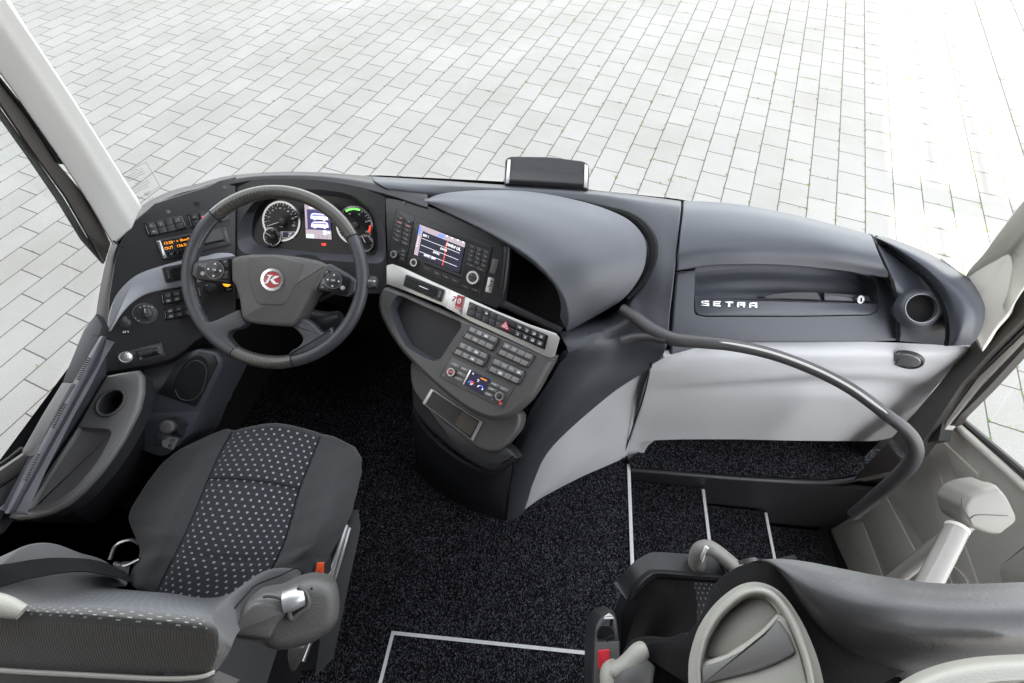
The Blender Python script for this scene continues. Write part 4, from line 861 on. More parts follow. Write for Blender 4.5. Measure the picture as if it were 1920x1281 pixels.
lspoke([wk(*q) for q in [(800, 132), (850, 85), (905, 38), (985, 55), (1070, 115), (1160, 205), (1225, 195), (1285, 150), (1300, 260), (1180, 370), (1000, 450), (860, 490), (770, 490), (800, 435), (885, 385), (935, 320), (925, 260), (865, 190)]])
lspoke(M_(c1, [(892, 868), (910, 910), (928, 950), (900, 975), (850, 990), (822, 1010), (818, 1035), (848, 1072), (870, 1100), (830, 1130), (740, 1080), (670, 1010), (640, 955), (668, 925), (705, 942), (760, 925), (825, 895)]), .004)
L = M_(c1, [(640, 585), (836, 550), (840, 705), (622, 682)])
m = MB(); m.pp(PH, L, -.03, .008, .003, 0, r=.006); sl = m.build('switch_pod', M['gloss'], SW)
def pad_(pod, c, rr, e):
    R0 = (PH.w(*c1(*e), .009)-PH.w(*c1(*c), .009)).length; cx = c1(*c)
    m = MB(); m.ring(PH, cx, R0*.93, R0*1.03, .007, .0105, 1, 36); m.disc(PH, cx, R0*.93, .007, .010, .001, 0, 32); m.disc(PH, cx, R0*.35, .010, .012, .001, 0, 20)
    x, y = PH.loc(*cx, .0105)
    for a in range(4):
        q = a*math.pi/2; u = Vector((math.cos(q), math.sin(q))); w = Vector((-u.y, u.x)); o = Vector((x, y))+u*R0*.68
        m.prism(PH, [tuple(o+u*R0*.13), tuple(o-u*R0*.08+w*R0*.12), tuple(o-u*R0*.08-w*R0*.12)], .010, .0108, 0, 2)
        q += math.pi/4; u = Vector((math.cos(q), math.sin(q))); w = Vector((-u.y, u.x))*.0004; o = Vector((x, y))
        m.add([PH.at(*(o+u*R0*.38+w), .0104), PH.at(*(o+u*R0*.9+w), .0104), PH.at(*(o+u*R0*.9-w), .0104), PH.at(*(o+u*R0*.38-w), .0104)], [(3, 2, 1, 0)], 3)
    m.text('OK' if c[0] < 1000 else 'OFF', PH, cx, (cx[0]+10, cx[1]+1), .0042, .0125, 2, .02)
    m.build('round_control', [M['key'], M['deck'], M['white'], M['gap']], pod)
pad_(sl, (742, 628), 54, (797, 632))
def wkey(pod, pts, s_, c, ang=(20, 2)):
    m = MB(); m.pp(PH, M_(c1, pts), .006, .0102, .001, 0, r=.001)
    if s_: m.text(s_, PH, c1(*c), c1(c[0]+ang[0], c[1]+ang[1]), .005, .0108, 1, .02)
    m.build('wheel_key', [M['key'], M['white']], pod)
wkey(sl, [(780, 570), (824, 564), (824, 612), (808, 610), (795, 590)], '+', (808, 580)); wkey(sl, [(806, 636), (824, 632), (824, 682), (782, 680), (800, 660)], '-', (808, 668))
m = MB(); m.disc(PH, c1(671, 650), .0055, .007, .0105, .001, 0, 20); m.text('o', PH, c1(671, 650), c1(690, 652), .005, .011, 1, .02); m.build('wheel_key', [M['keygrey'], M['white']], sl)
Rr = M_(c1, [(1408, 600), (1545, 665), (1560, 690), (1534, 775), (1364, 748)])
m = MB(); m.pp(PH, Rr, -.03, .008, .003, 0, r=.006); sr = m.build('switch_pod', M['gloss'], SW)
pad_(sr, (1456, 692), 50, (1506, 694))
wkey(sr, [(1412, 622), (1440, 634), (1412, 668), (1400, 662)], 'c', (1418, 640)); wkey(sr, [(1382, 715), (1392, 712), (1412, 742), (1375, 738)], 'c', (1392, 730))
m = MB(); m.disc(PH, c1(1511, 736), .0058, .007, .0105, .001, 0, 20); m.text('o', PH, c1(1511, 736), c1(1530, 740), .005, .011, 1, .02); m.build('wheel_key', [M['keygrey'], M['white']], sr)
# stitching
m = MB()
for (a0, a1) in ((145, 168), (188, 212)):
    for k in range(16):
        a = a0+(a1-a0)*k/16; m.tube([wp(a, RW-.0155, .004), wp(a+.5, RW-.0148, .008)], .0007, seg=5, k=1)
m.build('stitching', M['dimwhite'], SW)
# ================================================================ CO-DRIVER'S DASH
G = thing('glovebox_dashboard', 'slate co-driver dashboard with lidded glovebox, cup holder and pale lower panel', 'dashboard', (.7, .75, 0))
def Z4(l): return [pz(*c4(x, y), z) for x, y, z in l]
# black joint between both dashboards
m = MB(); m.sheet([Z4([(383, 36, .82), (372, 180, .82), (352, 350, .77), (334, 500, .70), (318, 640, .66), (305, 735, .60)]), Z4([(400, 40, .82), (390, 180, .82), (366, 350, .77), (348, 500, .70), (334, 640, .66), (330, 735, .60)])], 4, 2, depth=.03); m.build('dash_joint', M['gap'], G)
# windscreen ledge behind the lid and round the right end
rows = [Z4([(1222, 192, .80), (1300, 206, .805), (1400, 240, .81), (1500, 285, .81), (1600, 345, .805), (1680, 415, .80), (1722, 500, .785), (1718, 580, .76), (1690, 650, .735), (1655, 685, .715)]),
        Z4([(1226, 196, .81), (1300, 219, .826), (1400, 262, .832), (1490, 312, .835), (1575, 375, .832), (1640, 445, .825), (1675, 520, .81), (1678, 590, .785), (1660, 645, .755), (1630, 683, .725)]),
        Z4([(1232, 203, .81), (1300, 236, .828), (1385, 285, .832), (1460, 338, .832), (1525, 400, .828), (1575, 470, .815), (1605, 540, .80), (1612, 600, .78), (1602, 650, .755), (1590, 684, .725)]),
        Z4([(1240, 214, .80), (1300, 252, .805), (1370, 305, .808), (1430, 355, .805), (1485, 410, .80), (1530, 475, .79), (1556, 540, .78), (1566, 600, .76), (1566, 650, .735), (1560, 685, .712)])]
m = MB(); m.sheet(rows, 5, 5, depth=.02, taper=True); m.build('end_cap', M['glove'], G)
m = MB(); m.tube(Z4([(1252, 232, .805), (1300, 262, .808), (1370, 312, .805), (1430, 362, .80), (1484, 416, .795), (1526, 478, .785), (1551, 543, .772), (1560, 600, .752), (1560, 650, .728), (1552, 680, .708)]), [.001, .0015, .0025, .0035, .0045, .005, .0055, .0055, .0055, .005], k=5, seg=8); m.build('end_cap_groove', M['gap'], G)
m = MB(); m.add(Z4([(1205, 185, .79), (1300, 215, .79), (1560, 430, .74), (1560, 560, .70), (1340, 560, .66), (1290, 380, .72)]), [(0, 1, 2, 3, 4, 5)]); m.build('inner_filler', M['gap'], G)
# pod with cup holder
rows = [Z4([(1224, 196, .815), (1236, 214, .81), (1248, 228, .802), (1262, 240, .80)]),
        Z4([(1268, 262, .812), (1310, 290, .80), (1355, 312, .795), (1392, 330, .795)]),
        Z4([(1305, 350, .805), (1375, 385, .785), (1440, 410, .782), (1490, 435, .785)]),
        Z4([(1328, 430, .775), (1400, 470, .765), (1470, 490, .765), (1528, 500, .77)]),
        Z4([(1342, 520, .735), (1410, 560, .74), (1480, 570, .735), (1550, 570, .74)]),
        Z4([(1346, 600, .70), (1410, 620, .70), (1480, 630, .70), (1556, 630, .71)]),
        Z4([(1343, 660, .665), (1410, 668, .665), (1480, 675, .67), (1555, 682, .68)])]
m = MB(); m.sheet(rows, 6, 5, roll=.004, depth=.03); m.build('cup_holder_pod', M['glove'], G)
m = MB(); m.tube(Z4([(1218, 195, .82), (1250, 258, .82), (1290, 350, .805), (1318, 440, .77), (1337, 540, .725), (1344, 620, .69), (1340, 662, .665)]), [.0015, .002, .003, .003, .003, .003, .003], k=5, seg=8); m.build('dash_joint', M['gap'], G)
CP = Pl(pz(*c4(1445, 518), .766), pz(*c4(1520, 518), .771), pz(*c4(1445, 470), .780))
R0 = .0335; cc0 = c4(1444, 518)
m = MB(); seg = 40; vs = []; x, y = CP.loc(*cc0)
prof = [(1.48, -.020), (1.40, -.010), (1.32, -.004), (1.22, .001), (1.14, .003), (1.06, .003), (1.0, -.002), (.96, -.05), (.9, -.075)]
for rr, hh in prof:
    for k in range(seg): a = 2*math.pi*k/seg; vs.append(CP.at(x+R0*rr*math.cos(a), y+R0*rr*math.sin(a), hh))
m.add(vs, [(i*seg+k, i*seg+(k+1) % seg, (i+1)*seg+(k+1) % seg, (i+1)*seg+k) for i in range(len(prof)-1) for k in range(seg)])
m.build('cup_holder', M['glove'], G, sharp=80)
m = MB(); m.ring(CP, cc0, R0*1.0, R0*1.045, .002, .0038, 0); m.build('cup_ring', M['satin'], G)
m = MB(); m.disc(CP, cc0, R0*.97, -.07, -.05, 0, 0); m.disc(CP, cc0, R0*.98, -.02, -.012, 0, 0); m.build('cup_insert', M['gap'], G)
# glovebox front frame with recess
PG = Pl(pz(1270, 515, .775), pz(1665, 525, .758), pz(1688, 640, .655))
HO = rnd([PG.loc(*q) for q in M_(c4, [(436, 330), (800, 300), (1180, 325), (1216, 372), (1240, 400), (1256, 500), (1250, 530), (1215, 550), (900, 556), (475, 556), (432, 545), (429, 500)])], .009)
fr = M_(c4, [(352, 358), (700, 320), (1060, 330), (1300, 388), (1330, 460), (1343, 560), (1337, 662), (1150, 668), (900, 670), (700, 670), (560, 672), (420, 698), (325, 725), (330, 620), (340, 480)])
m = MB(); m.prism(PG, rnd([PG.loc(*q) for q in fr], .006), -.05, 0, .005, 0, holes=[HO]); m.build('glovebox_front', M['glove'], G)
rows = [Z4([(425, 300, .72), (650, 285, .72), (900, 285, .72), (1100, 300, .715), (1230, 330, .71)]),
        [PG.w(*c4(x, y), o) for x, y, o in [(430, 380, -.055), (650, 370, -.06), (900, 370, -.062), (1100, 380, -.06), (1225, 405, -.05)]],
        [PG.w(*c4(x, y), o) for x, y, o in [(432, 440, -.035), (650, 440, -.048), (900, 445, -.05), (1100, 455, -.045), (1222, 462, -.03)]],
        [PG.w(*c4(x, y), o) for x, y, o in [(432, 478, -.018), (650, 485, -.022), (900, 490, -.022), (1100, 496, -.02), (1240, 500, -.016)]]]
m = MB(); m.sheet(rows, 5, 5, depth=.004); m.build('recess_shell', M['glove'], G)
hp = M_(c4, [(431, 464), (700, 478), (1000, 488), (1252, 498), (1252, 522), (1240, 538), (1214, 547), (900, 553), (478, 552), (448, 546), (434, 530)])
m = MB(); m.pp(PG, hp, -.03, -.003, .003, 0, r=.003); gp = m.build('glovebox_handle', M['glove'], G)
m = MB(); m.pp(PG, M_(c4, [(708, 470), (790, 452), (880, 445), (980, 445), (1002, 485), (850, 480)]), -.021, -.014, .003, 0, r=.002); m.build('handle_grip', M['dash_top'], gp)
m = MB(); m.pp(PG, M_(c4, [(722, 474), (860, 455), (975, 450), (990, 478), (850, 474)]), -.014, -.0132, 0, 0); m.build('handle_shadow_slot', M['dash'], gp)
m = MB(); m.pp(PG, M_(c4, [(1008, 447), (1208, 462), (1216, 492), (1010, 484)]), -.024, -.016, .002, 0, r=.002); m.build('lock_plate', M['glove'], gp)
m = MB(); c0 = c4(1174, 478); m.disc(PG, c0, .0105, -.016, -.004, .0015, 0, 28); m.disc(PG, c0, .008, -.004, -.0028, .0004, 1, 24); m.pp(PG, M_(c4, [(1171, 470), (1178, 470), (1177, 490), (1171, 490)]), -.0028, -.0022, 0, 2); m.build('lock', [M['alu'], M['white'], M['gap']], gp)
# SETRA letters as wide block strokes
def blk(m, seg_, x0, w, y0, h, sl):
    for (u0, v0, u1, v1) in seg_:
        q = [(x0+u0*w, y0+sl*(u0*w+x0)+v0*h), (x0+u1*w, y0+sl*(u1*w+x0)+v0*h), (x0+u1*w, y0+sl*(u1*w+x0)+v1*h), (x0+u0*w, y0+sl*(u0*w+x0)+v1*h)]
        m.pp(PG, M_(c4, q), -.003, -.0005, .0003, 0)
LET = {'S': [(0, 0, 1, .2), (0, .2, .3, .4), (0, .4, 1, .6), (.7, .6, 1, .8), (0, .8, 1, 1)], 'E': [(0, 0, .95, .2), (0, .2, .3, .4), (0, .4, .85, .6), (0, .6, .3, .8), (0, .8, .95, 1)],
       'T': [(0, 0, 1, .27), (.36, .27, .64, 1)], 'R': [(0, 0, 1, .26), (0, .26, .26, 1), (.74, .26, 1, .40), (.26, .40, 1, .66), (.68, .66, .95, 1)], 'A': [(.12, 0, 1, .26), (0, .18, .26, 1), (.74, .26, 1, 1), (.26, .50, .74, .72)]}
m = MB()
for k, ch in enumerate('SETRA'): blk(m, LET[ch], 460+k*53.5, 37, 465.5, 23, .0375)
m.build('brand_letters', M['alu'], gp)
# lid
rows = [Z4([(391, 40, .835), (500, 44, .837), (620, 55, .838), (760, 78, .838), (900, 107, .836), (1060, 147, .833), (1214, 190, .828)]),
        Z4([(386, 90, .845), (500, 92, .848), (620, 100, .849), (770, 118, .849), (910, 142, .848), (1070, 180, .845), (1228, 222, .838)]),
        Z4([(378, 180, .845), (500, 178, .85), (620, 182, .852), (780, 195, .852), (930, 215, .851), (1090, 247, .848), (1250, 280, .838)]),
        Z4([(370, 270, .83), (490, 258, .837), (620, 256, .84), (790, 260, .84), (950, 275, .838), (1110, 300, .834), (1275, 335, .822)]),
        Z4([(360, 346, .80), (480, 326, .808), (620, 320, .812), (800, 322, .812), (960, 334, .81), (1120, 352, .806), (1296, 382, .792)])]
m = MB(); m.sheet(rows, 5, 5, roll=.004, depth=.018); m.build('glovebox_lid', M['glove'], G)
# pale lower panel
zt = [.665, .66, .655, .65, .645, .645, .65]
rows = [Z4([(300, 738, .635), (520, 676, .645), (720, 670, .645), (950, 670, .64), (1200, 668, .64), (1440, 678, .64), (1658, 688, .65)]),
        Z4([(242, 772, .60), (500, 730, .63), (720, 725, .63), (950, 722, .625), (1200, 722, .62), (1420, 730, .62), (1635, 722, .63)]),
        Z4([(236, 805, .57), (480, 790, .59), (720, 785, .59), (950, 778, .585), (1190, 775, .58), (1390, 778, .575), (1585, 780, .58)]),
        Z4([(226, 850, .52), (455, 850, .53), (700, 838, .54), (950, 822, .545), (1190, 818, .54), (1370, 822, .53), (1540, 830, .53)]),
        Z4([(213, 900, .46), (420, 872, .475), (690, 850, .475), (950, 840, .475), (1180, 842, .475), (1340, 856, .47), (1490, 885, .48)]),
        Z4([(196, 960, .37), (370, 930, .40), (660, 920, .41), (940, 915, .42), (1170, 920, .42), (1310, 940, .40), (1425, 970, .38)]),
        Z4([(176, 1020, .27), (300, 1000, .30), (620, 1010, .30), (920, 1010, .31), (1150, 1012, .31), (1280, 1020, .30), (1372, 1030, .29)]),
        Z4([(154, 1085, .16), (255, 1060, .19), (590, 1070, .21), (900, 1075, .22), (1130, 1075, .22), (1260, 1075, .22), (1335, 1078, .21)]),
        Z4([(132, 1158, .03), (225, 1108, .11), (570, 1100, .16), (880, 1106, .17), (1110, 1108, .17), (1235, 1107, .17), (1300, 1095, .18)])]
m = MB(); m.sheet(rows, 6, 5, roll=.002, depth=.015); m.build('pale_lower_panel', M['white_pl'], G)
m = MB(); m.sheet([Z4([(120, 1176, .0), (135, 1140, .04), (165, 1075, .15)]), Z4([(160, 1176, .0), (185, 1130, .05), (215, 1070, .16)]), Z4([(203, 1168, .01), (222, 1132, .06), (250, 1108, .11)])], 5, 5, roll=.001, depth=.012); m.build('pale_foot', M['white_pl'], G)
m = MB(); m.tube(Z4([(118, 1172, .01), (160, 1040, .25), (200, 930, .42), (236, 790, .58), (238, 765, .61)]), .0022, k=4, seg=8); m.build('panel_joint', M['gap'], G)
# round vent in the pale panel
PV = Pl(pz(*c4(1375, 752), .612), pz(*c4(1440, 752), .634), pz(*c4(1375, 800), .572))
c0 = c4(1376, 754); ang = 0
m = MB(); m.disc(PV, c0, .034, -.006, .004, .003, 0, 36, rx=1.0); m.ring(PV, c0, .029, .0325, .003, .006, 1, 36); rv = m.build('round_vent', [M['deck'], M['alu']], G)
m = MB(); m.disc(PV, c0, .0275, .004, .009, .003, 0, 32); m.line(PV, c4(1340, 740), c4(1325, 770), .0012, .0094, 1); m.line(PV, c4(1330, 768), c4(1425, 785), .0012, .0094, 1); m.build('vent_flap', [M['satin'], M['gap']], rv)
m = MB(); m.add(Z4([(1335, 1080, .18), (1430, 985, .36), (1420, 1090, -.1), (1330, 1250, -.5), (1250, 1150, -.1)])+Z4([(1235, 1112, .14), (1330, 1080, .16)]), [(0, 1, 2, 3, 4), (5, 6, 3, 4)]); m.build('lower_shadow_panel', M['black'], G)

# ================================================================ CURVED ENTRANCE HANDRAIL
H_ = thing('handrail', 'curved dark handrail with pale light strip sweeping over the glovebox to the stairwell', 'handrail', pz(1310, 637, .74))
hp = [(1166, 579, .735), (1190, 594, .74), (1225, 620, .745), (1262, 636, .75), (1310, 641, .755), (1375, 648, .76), (1450, 665, .76), (1530, 695, .755), (1600, 732, .745), (1660, 776, .73), (1700, 808, .71), (1716, 838, .675), (1708, 868, .62), (1680, 898, .54), (1640, 932, .42), (1600, 965, .30)]
hz = [pz(*q) for q in hp]
m = MB(); m.tube(hz, [.0125, .015, .0165, .016, .0150, .0138, .0130, .0127, .0127, .0130, .0135, .0150, .0160, .0160, .0155, .015], seg=16, k=5); m.build('rail_tube', M['rail'], H_)
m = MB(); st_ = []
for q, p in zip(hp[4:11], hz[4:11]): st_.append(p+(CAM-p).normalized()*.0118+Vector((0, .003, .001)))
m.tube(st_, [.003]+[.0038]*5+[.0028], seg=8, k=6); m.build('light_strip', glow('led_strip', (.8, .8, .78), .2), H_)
m = MB(); m.tube([pz(1166, 640, .70), pz(1190, 633, .715), pz(1222, 632, .735), pz(1250, 638, .748)], [.013, .0125, .0125, .012], seg=12, k=5); m.build('rail_bracket', M['rail'], H_)
m = MB(); m.tube([pz(1674, 830, .40), pz(1690, 855, .45), pz(1705, 865, .60)], .010, seg=10); m.build('lower_bracket', M['dash'], H_)

# ================================================================ ENTRANCE DOOR
DR = thing('entrance_door', 'beige entrance door leaf with ribbed lower panel and window', 'door', pz(1600, 985, -.6))
dA, dB, dC = pz(1560, 990, -.60), pz(1778, 780, .42), pz(1920, 905, .50)
PDr = Pl(dA, dB, dC)
out = [(1555, 992), (1560, 978), (1640, 900), (1700, 850), (1750, 800), (1776, 779), (1800, 800), (1920, 905), (2060, 1040), (2060, 1400), (1700, 1400), (1640, 1200)]
m = MB(); m.pp(PDr, out, -.03, 0, .006, 0); m.build('door_panel', M['beige'], DR)
# raised/recessed fields
def field(pts, h=.004, r=.012, nm='panel_field', mt='beige'):
    m = MB(); m.pp(PDr, pts, -.001, h, h*.9, 0, r=r); return m.build(nm, M[mt], DR)
field(M_(c8, [(640, 562), (660, 560), (690, 600), (760, 800), (850, 1050), (930, 1281), (780, 1281), (540, 900), (470, 760)]), .005)
field(M_(c8, [(325, 925), (440, 800), (600, 1100), (680, 1281), (480, 1281)]), .005)
field(M_(c8, [(222, 985), (262, 950), (320, 940), (400, 1150), (450, 1281), (290, 1281)]), .004)
field(M_(c8, [(738, 528), (748, 530), (920, 690), (920, 715), (850, 778), (830, 770)]), .006, .006)
field(M_(c8, [(1030, 1180), (1050, 1150), (1300, 960), (1300, 1281), (1060, 1281)]), .006, .012)
led = [pz(1776, 781, .425), pz(1800, 801, .435), pz(1920, 907, .505), pz(2060, 1035, .575)]
m = MB(); m.tube([q+Vector((-.004, 0, .0)) for q in led], .013, seg=12, k=4); m.build('window_ledge', M['beige'], DR)
dr_n = PDr.n
seal = [pz(1786, 776, .44), pz(1812, 797, .45), pz(1925, 893, .52), pz(2060, 1015, .59)]
m = MB(); m.tube(seal, .011, seg=10, k=4); m.build('window_seal', M['frame'], DR)
# door pull: pad block and two enamel pipes
pc = pz(1850, 955, .62)
DH = thing('door_handle_bar', 'glossy beige pipe handles meeting in a rounded pad on the door', 'door handle', pc)
PP_ = Pl(pz(1800, 960, .62), pz(1890, 975, .60), pz(1850, 1010, .575))
m = MB(); m.prism(PP_, rnd([PP_.loc(*q) for q in M_(c8, [(822, 850), (860, 795), (930, 765), (1020, 755), (1060, 800), (1108, 900), (1105, 935), (1020, 1002), (960, 998), (870, 965), (835, 925)])], .008), -.045, .012, .011, 0, bsg=4); m.build('grip_block', M['beige_pad'], DH, sharp=50)
m = MB(); m.prism(PP_, rnd([PP_.loc(*q, -.042) for q in M_(c8, [(1005, 752), (1040, 755), (1118, 900), (1118, 930), (1030, 1015), (1000, 1005), (1000, 770)])], .01), -.06, -.042, .006, 0); m.build('base_plate', M['beige_pad'], DH)
m = MB(); m.tube([PP_.w(*c8(*q), .0128) for q in [(845, 820), (850, 870), (885, 925), (900, 960)]], .0008, seg=5); m.tube([PP_.w(*c8(*q), .0128) for q in [(885, 930), (930, 908), (1085, 912)]], .0008, seg=5); m.build('grip_seam', M['deck'], DH)
m = MB(); m.tube([PP_.w(*c8(905, 925), -.02), pz(*c8(800, 1005), .55), pz(*c8(650, 1120), .45), pz(*c8(520, 1225), .35), pz(*c8(350, 1370), .2)], .0165, seg=18, k=3); m.build('pipe', M['beige_gl'], DH)
m = MB(); m.tube([pz(*c8(815, 990), .60), pz(*c8(760, 1100), .60), pz(*c8(700, 1215), .60), pz(*c8(640, 1340), .60)], .0205, seg=20, k=3); m.build('pipe', M['beige_gl'], DH)
m = MB(); m.tube([pz(*c8(822, 975), .60), pz(*c8(815, 990), .60)], .021, seg=20, k=1); m.build('pipe_collar', M['beige'], DH)
# cable grommet behind pipe
m = MB(); gp_ = c8(820, 1258); m.ring(PDr, gp_, .03, .045, 0, .010, 0, 30); m.disc(PDr, gp_, .03, 0, .002, 0, 1, 24); m.build('cable_opening', [M['beige'], M['gap']], DR)
# dark frame post and door window edge
FRM = thing('door_frame_post', 'dark brown door frame post with rubber seal beside the window', 'door frame', pX(1700, 870, 1.15))
def strip(name, L, R, X, th, mat, par, bev=0):
    if L[-1][0] > 2000:
        L = L+[(L[-1][0]+(L[-1][0]-L[-2][0])*2.2, L[-1][1]+(L[-1][1]-L[-2][1])*2.2)]; R = R+[(R[-1][0]+(R[-1][0]-R[-2][0])*2.2, R[-1][1]+(R[-1][1]-R[-2][1])*2.2)]
    if L[0][0] < -50:
        L = [(L[0][0]*2.2, L[0][1]-(L[1][1]-L[0][1])*1.2)]+L; R = [(R[0][0]*2.2, R[0][1]-(R[1][1]-R[0][1])*1.2)]+R
    m = MB(); a = [pX(x, y, X) for x, y in L]; b2 = [pX(x, y, X) for x, y in R]; t_ = Vector((th, 0, 0))
    n = len(a); vs = a+b2+[q+t_ for q in a]+[q+t_ for q in b2]
    fs = [(i, i+1, n+i+1, n+i) for i in range(n-1)]+[(2*n+i, 3*n+i, 3*n+i+1, 2*n+i+1) for i in range(n-1)]+[(i, 2*n+i, 2*n+i+1, i+1) for i in range(n-1)]+[(n+i, n+i+1, 3*n+i+1, 3*n+i) for i in range(n-1)]
    fs += [(0, n, 3*n, 2*n), (n-1, 3*n-1, 4*n-1, 2*n-1)]; m.add(vs, fs); return m.build(name, M[mat] if isinstance(mat, str) else mat, par)
strip('post', [(1600, 900), (1717, 772), (1761, 720), (1819, 648), (1925, 533), (2060, 385)], [(1690, 880), (1750, 800), (1803, 720), (1850, 668), (1925, 592), (2060, 450)], 1.10, .04, 'frame', FRM)
strip('rubber_seal', [(1736, 830), (1752, 797), (1803, 718), (1925, 590), (2060, 448)], [(1760, 826), (1768, 788), (1826, 708), (1925, 612), (2060, 472)], 1.115, .03, 'rubber', FRM)
strip('sash', [(1760, 820), (1769, 787), (1827, 707), (1925, 611), (2060, 471)], [(1776, 800), (1783, 790), (1838, 724), (1925, 632), (2060, 494)], 1.125, .02, 'beige', FRM)
strip('outer_sash', [(1776, 800), (1784, 789), (1839, 723), (1925, 631), (2060, 493)], [(1790, 795), (1800, 780), (1850, 730), (1925, 648), (2060, 512)], 1.13, .02, 'frame', FRM)
m = MB(); dp = Pl(pz(1798, 780, .45), pz(1808, 784, .45), pz(1800, 800, .43)); m.disc(dp, (1800, 782), .0125, 0, .002, .0008, 0, 28, rx=.72); m.text('@', dp, (1798, 778), (1808, 780), .008, .0026, 1); m.line(dp, (1802, 786), (1806, 794), .0015, .0026, 1); m.build('window_sticker', [plain('green_sticker', (.16, .19, .10), .5), M['gap']], label='small green round sticker at the lower corner of the door window', cat='sticker')
m = MB(); m.tube([pz(1776, 776, .45), pz(1786, 779, .45), pz(1795, 781, .45)], .007, seg=10); m.build('sticker_clip', M['alu'], FRM)
# door window pane
m = MB(); w0, w1, w2, w3 = pz(1786, 778, .44)+Vector((.012, 0, 0)), pz(2060, 1015, .59)+Vector((.012, 0, 0)), pX(2060, 380, 1.14), pX(1930, 520, 1.14)
m.add([w0, w1, w2, w3], [(0, 1, 2, 3)]); m.build('window_pane', M['glass'], DR)

# ================================================================ WINDSCREEN PILLARS
strip_p = None
def pillar(name, label, Lp, Rp, XL, XR, mat, back):
    t_ = thing(name, label, 'pillar', pX(*Lp[-1], XL)); m = MB(); rows = []
    for (a, b2) in zip(Lp, Rp):
        p0, p1 = pX(*a, XL), pX(*b2, XR); mid = (p0+p1)/2+Vector(((CAM.x-p0.x), 0, 0)).normalized()*.012
        rows.append([p0, p0.lerp(mid, .5)+(mid-p0)*.08, mid, p1.lerp(mid, .5), p1])
    m.sheet(rows, 5, 4, roll=.008, depth=.05); m.build('pillar_cover', M[mat], t_); return t_
LP = pillar('windscreen_pillar', 'cream windscreen pillar on the driver side', M_(l1, [(-500, -352), (-200, 20), (0, 268), (110, 425), (235, 605), (330, 750), (395, 860), (425, 912)]), M_(l1, [(-420, -620), (-120, -200), (18, 0), (130, 165), (255, 352), (370, 530), (455, 665), (522, 778)]), -1.05, -.985, 'pillar', 0)
m = MB(); ps = Pl(pX(*l1(300, 600), -1.035), pX(*l1(400, 740), -1.03), pX(*l1(420, 650), -1.01)); m.disc(ps, l1(363, 671), .0055, -.02, .004, .003, 0, 20); m.build('screw_cap', M['pillar'], LP)
def strip2(name, L, R, X, th, mat, par): return strip(name, M_(l1, L), M_(l1, R), X, th, mat, par)
strip2('blind_slot', [(-200, 30), (0, 300), (120, 455), (218, 610)], [(-200, 10), (0, 288), (130, 450), (243, 618)], -1.056, -.02, 'gap', LP)
strip2('rubber_seal', [(-200, 90), (0, 385), (120, 560), (250, 740), (330, 880), (393, 985)], [(-200, 25), (0, 296), (215, 612), (330, 745), (385, 850), (415, 915)], -1.062, -.006, 'frame', LP)
strip2('outer_seal', [(-200, 140), (0, 435), (110, 590), (225, 760), (310, 900), (390, 990)], [(-200, 110), (0, 405), (120, 572), (240, 745), (322, 885), (395, 975)], -1.070, -.006, 'rubber', LP)
RPp = pillar('windscreen_pillar', 'beige windscreen pillar on the door side', [(2330, -84), (2060, 220), (1925, 372), (1880, 430), (1843, 480), (1815, 512), (1806, 540)], [(2330, -4), (2060, 352), (1925, 530), (1895, 578), (1868, 612), (1850, 640), (1842, 655)], 1.01, 1.06, 'beige', 0)
# glass
wsb = [(-1.06, .66), (-1.07, .80), (-.98, .93), (-.80, 1.035), (-.50, 1.075), (-.10, 1.085), (.35, 1.06), (.70, 1.0), (.92, .91), (1.02, .82), (1.06, .72)]
m = MB(); rows = [[(x*1.0, y+.012, z0) for x, y in wsb] for z0 in (.80, 1.15)]+[[(x, y-.04, 1.75) for x, y in wsb], [(x*.98, y-.16, 2.3) for x, y in wsb]]
m.sheet(rows, 4, 3, depth=.0); m.build('windscreen', M['glass'], label='clear curved windscreen above the dash', cat='windscreen')
PW2 = Pl(Vector((-1.0, .90, .86)), Vector((-.86, 1.0, .86)), Vector((-1.0, .895, 1.1)))
m = MB()
def wt(s_, x, y, h): m.text(s_, PW2, l1(x, y), l1(x+50, y-27), h, .0, 0)
for k, s_ in enumerate(('Achtung', 'Hinweise zum Sensor', 'Scheibe nicht bekleben', 'im Bereich der Kamera')): wt(s_, 500+k*3, 640+k*9, .0038)
for k, s_ in enumerate(('Warning', 'Do not cover this area', 'of the windscreen sensor', 'keep clean and clear')): wt(s_, 520+k*3, 685+k*9, .0038)
wt('DC', 555, 727, .008); wt('xx 1.0', 566, 745, .004)
for a_, b2 in (((455, 655), (548, 608)), ((548, 608), (600, 700)), ((600, 700), (512, 752))): m.line(PW2, l1(*a_), l1(*b2), .0008, 0, 0)
m.build('windscreen_sticker', plain('grey_print', (.25, .25, .25), .6), label='transparent printed sticker on the windscreen beside the cream pillar', cat='sticker')
# ceramic dot print on the right corner
m = MB(); PW3 = Pl(Vector((.92, .92, .82)), Vector((1.0, .84, .82)), Vector((.92, .915, 1.0)))
for i in range(22):
    for j in range(7):
        q = c4(1530+i*6+j*1.5, 305+i*4.2+j*7.5-abs(i-11)*.6)
        m.disc(PW3, q, .0014*(1-j*.10), 0, .0002, 0, 0, 5)
m.build('dot_print', M['rubber'], label='black dot print at the lower corner of the windscreen by the beige pillar', cat='dot print')

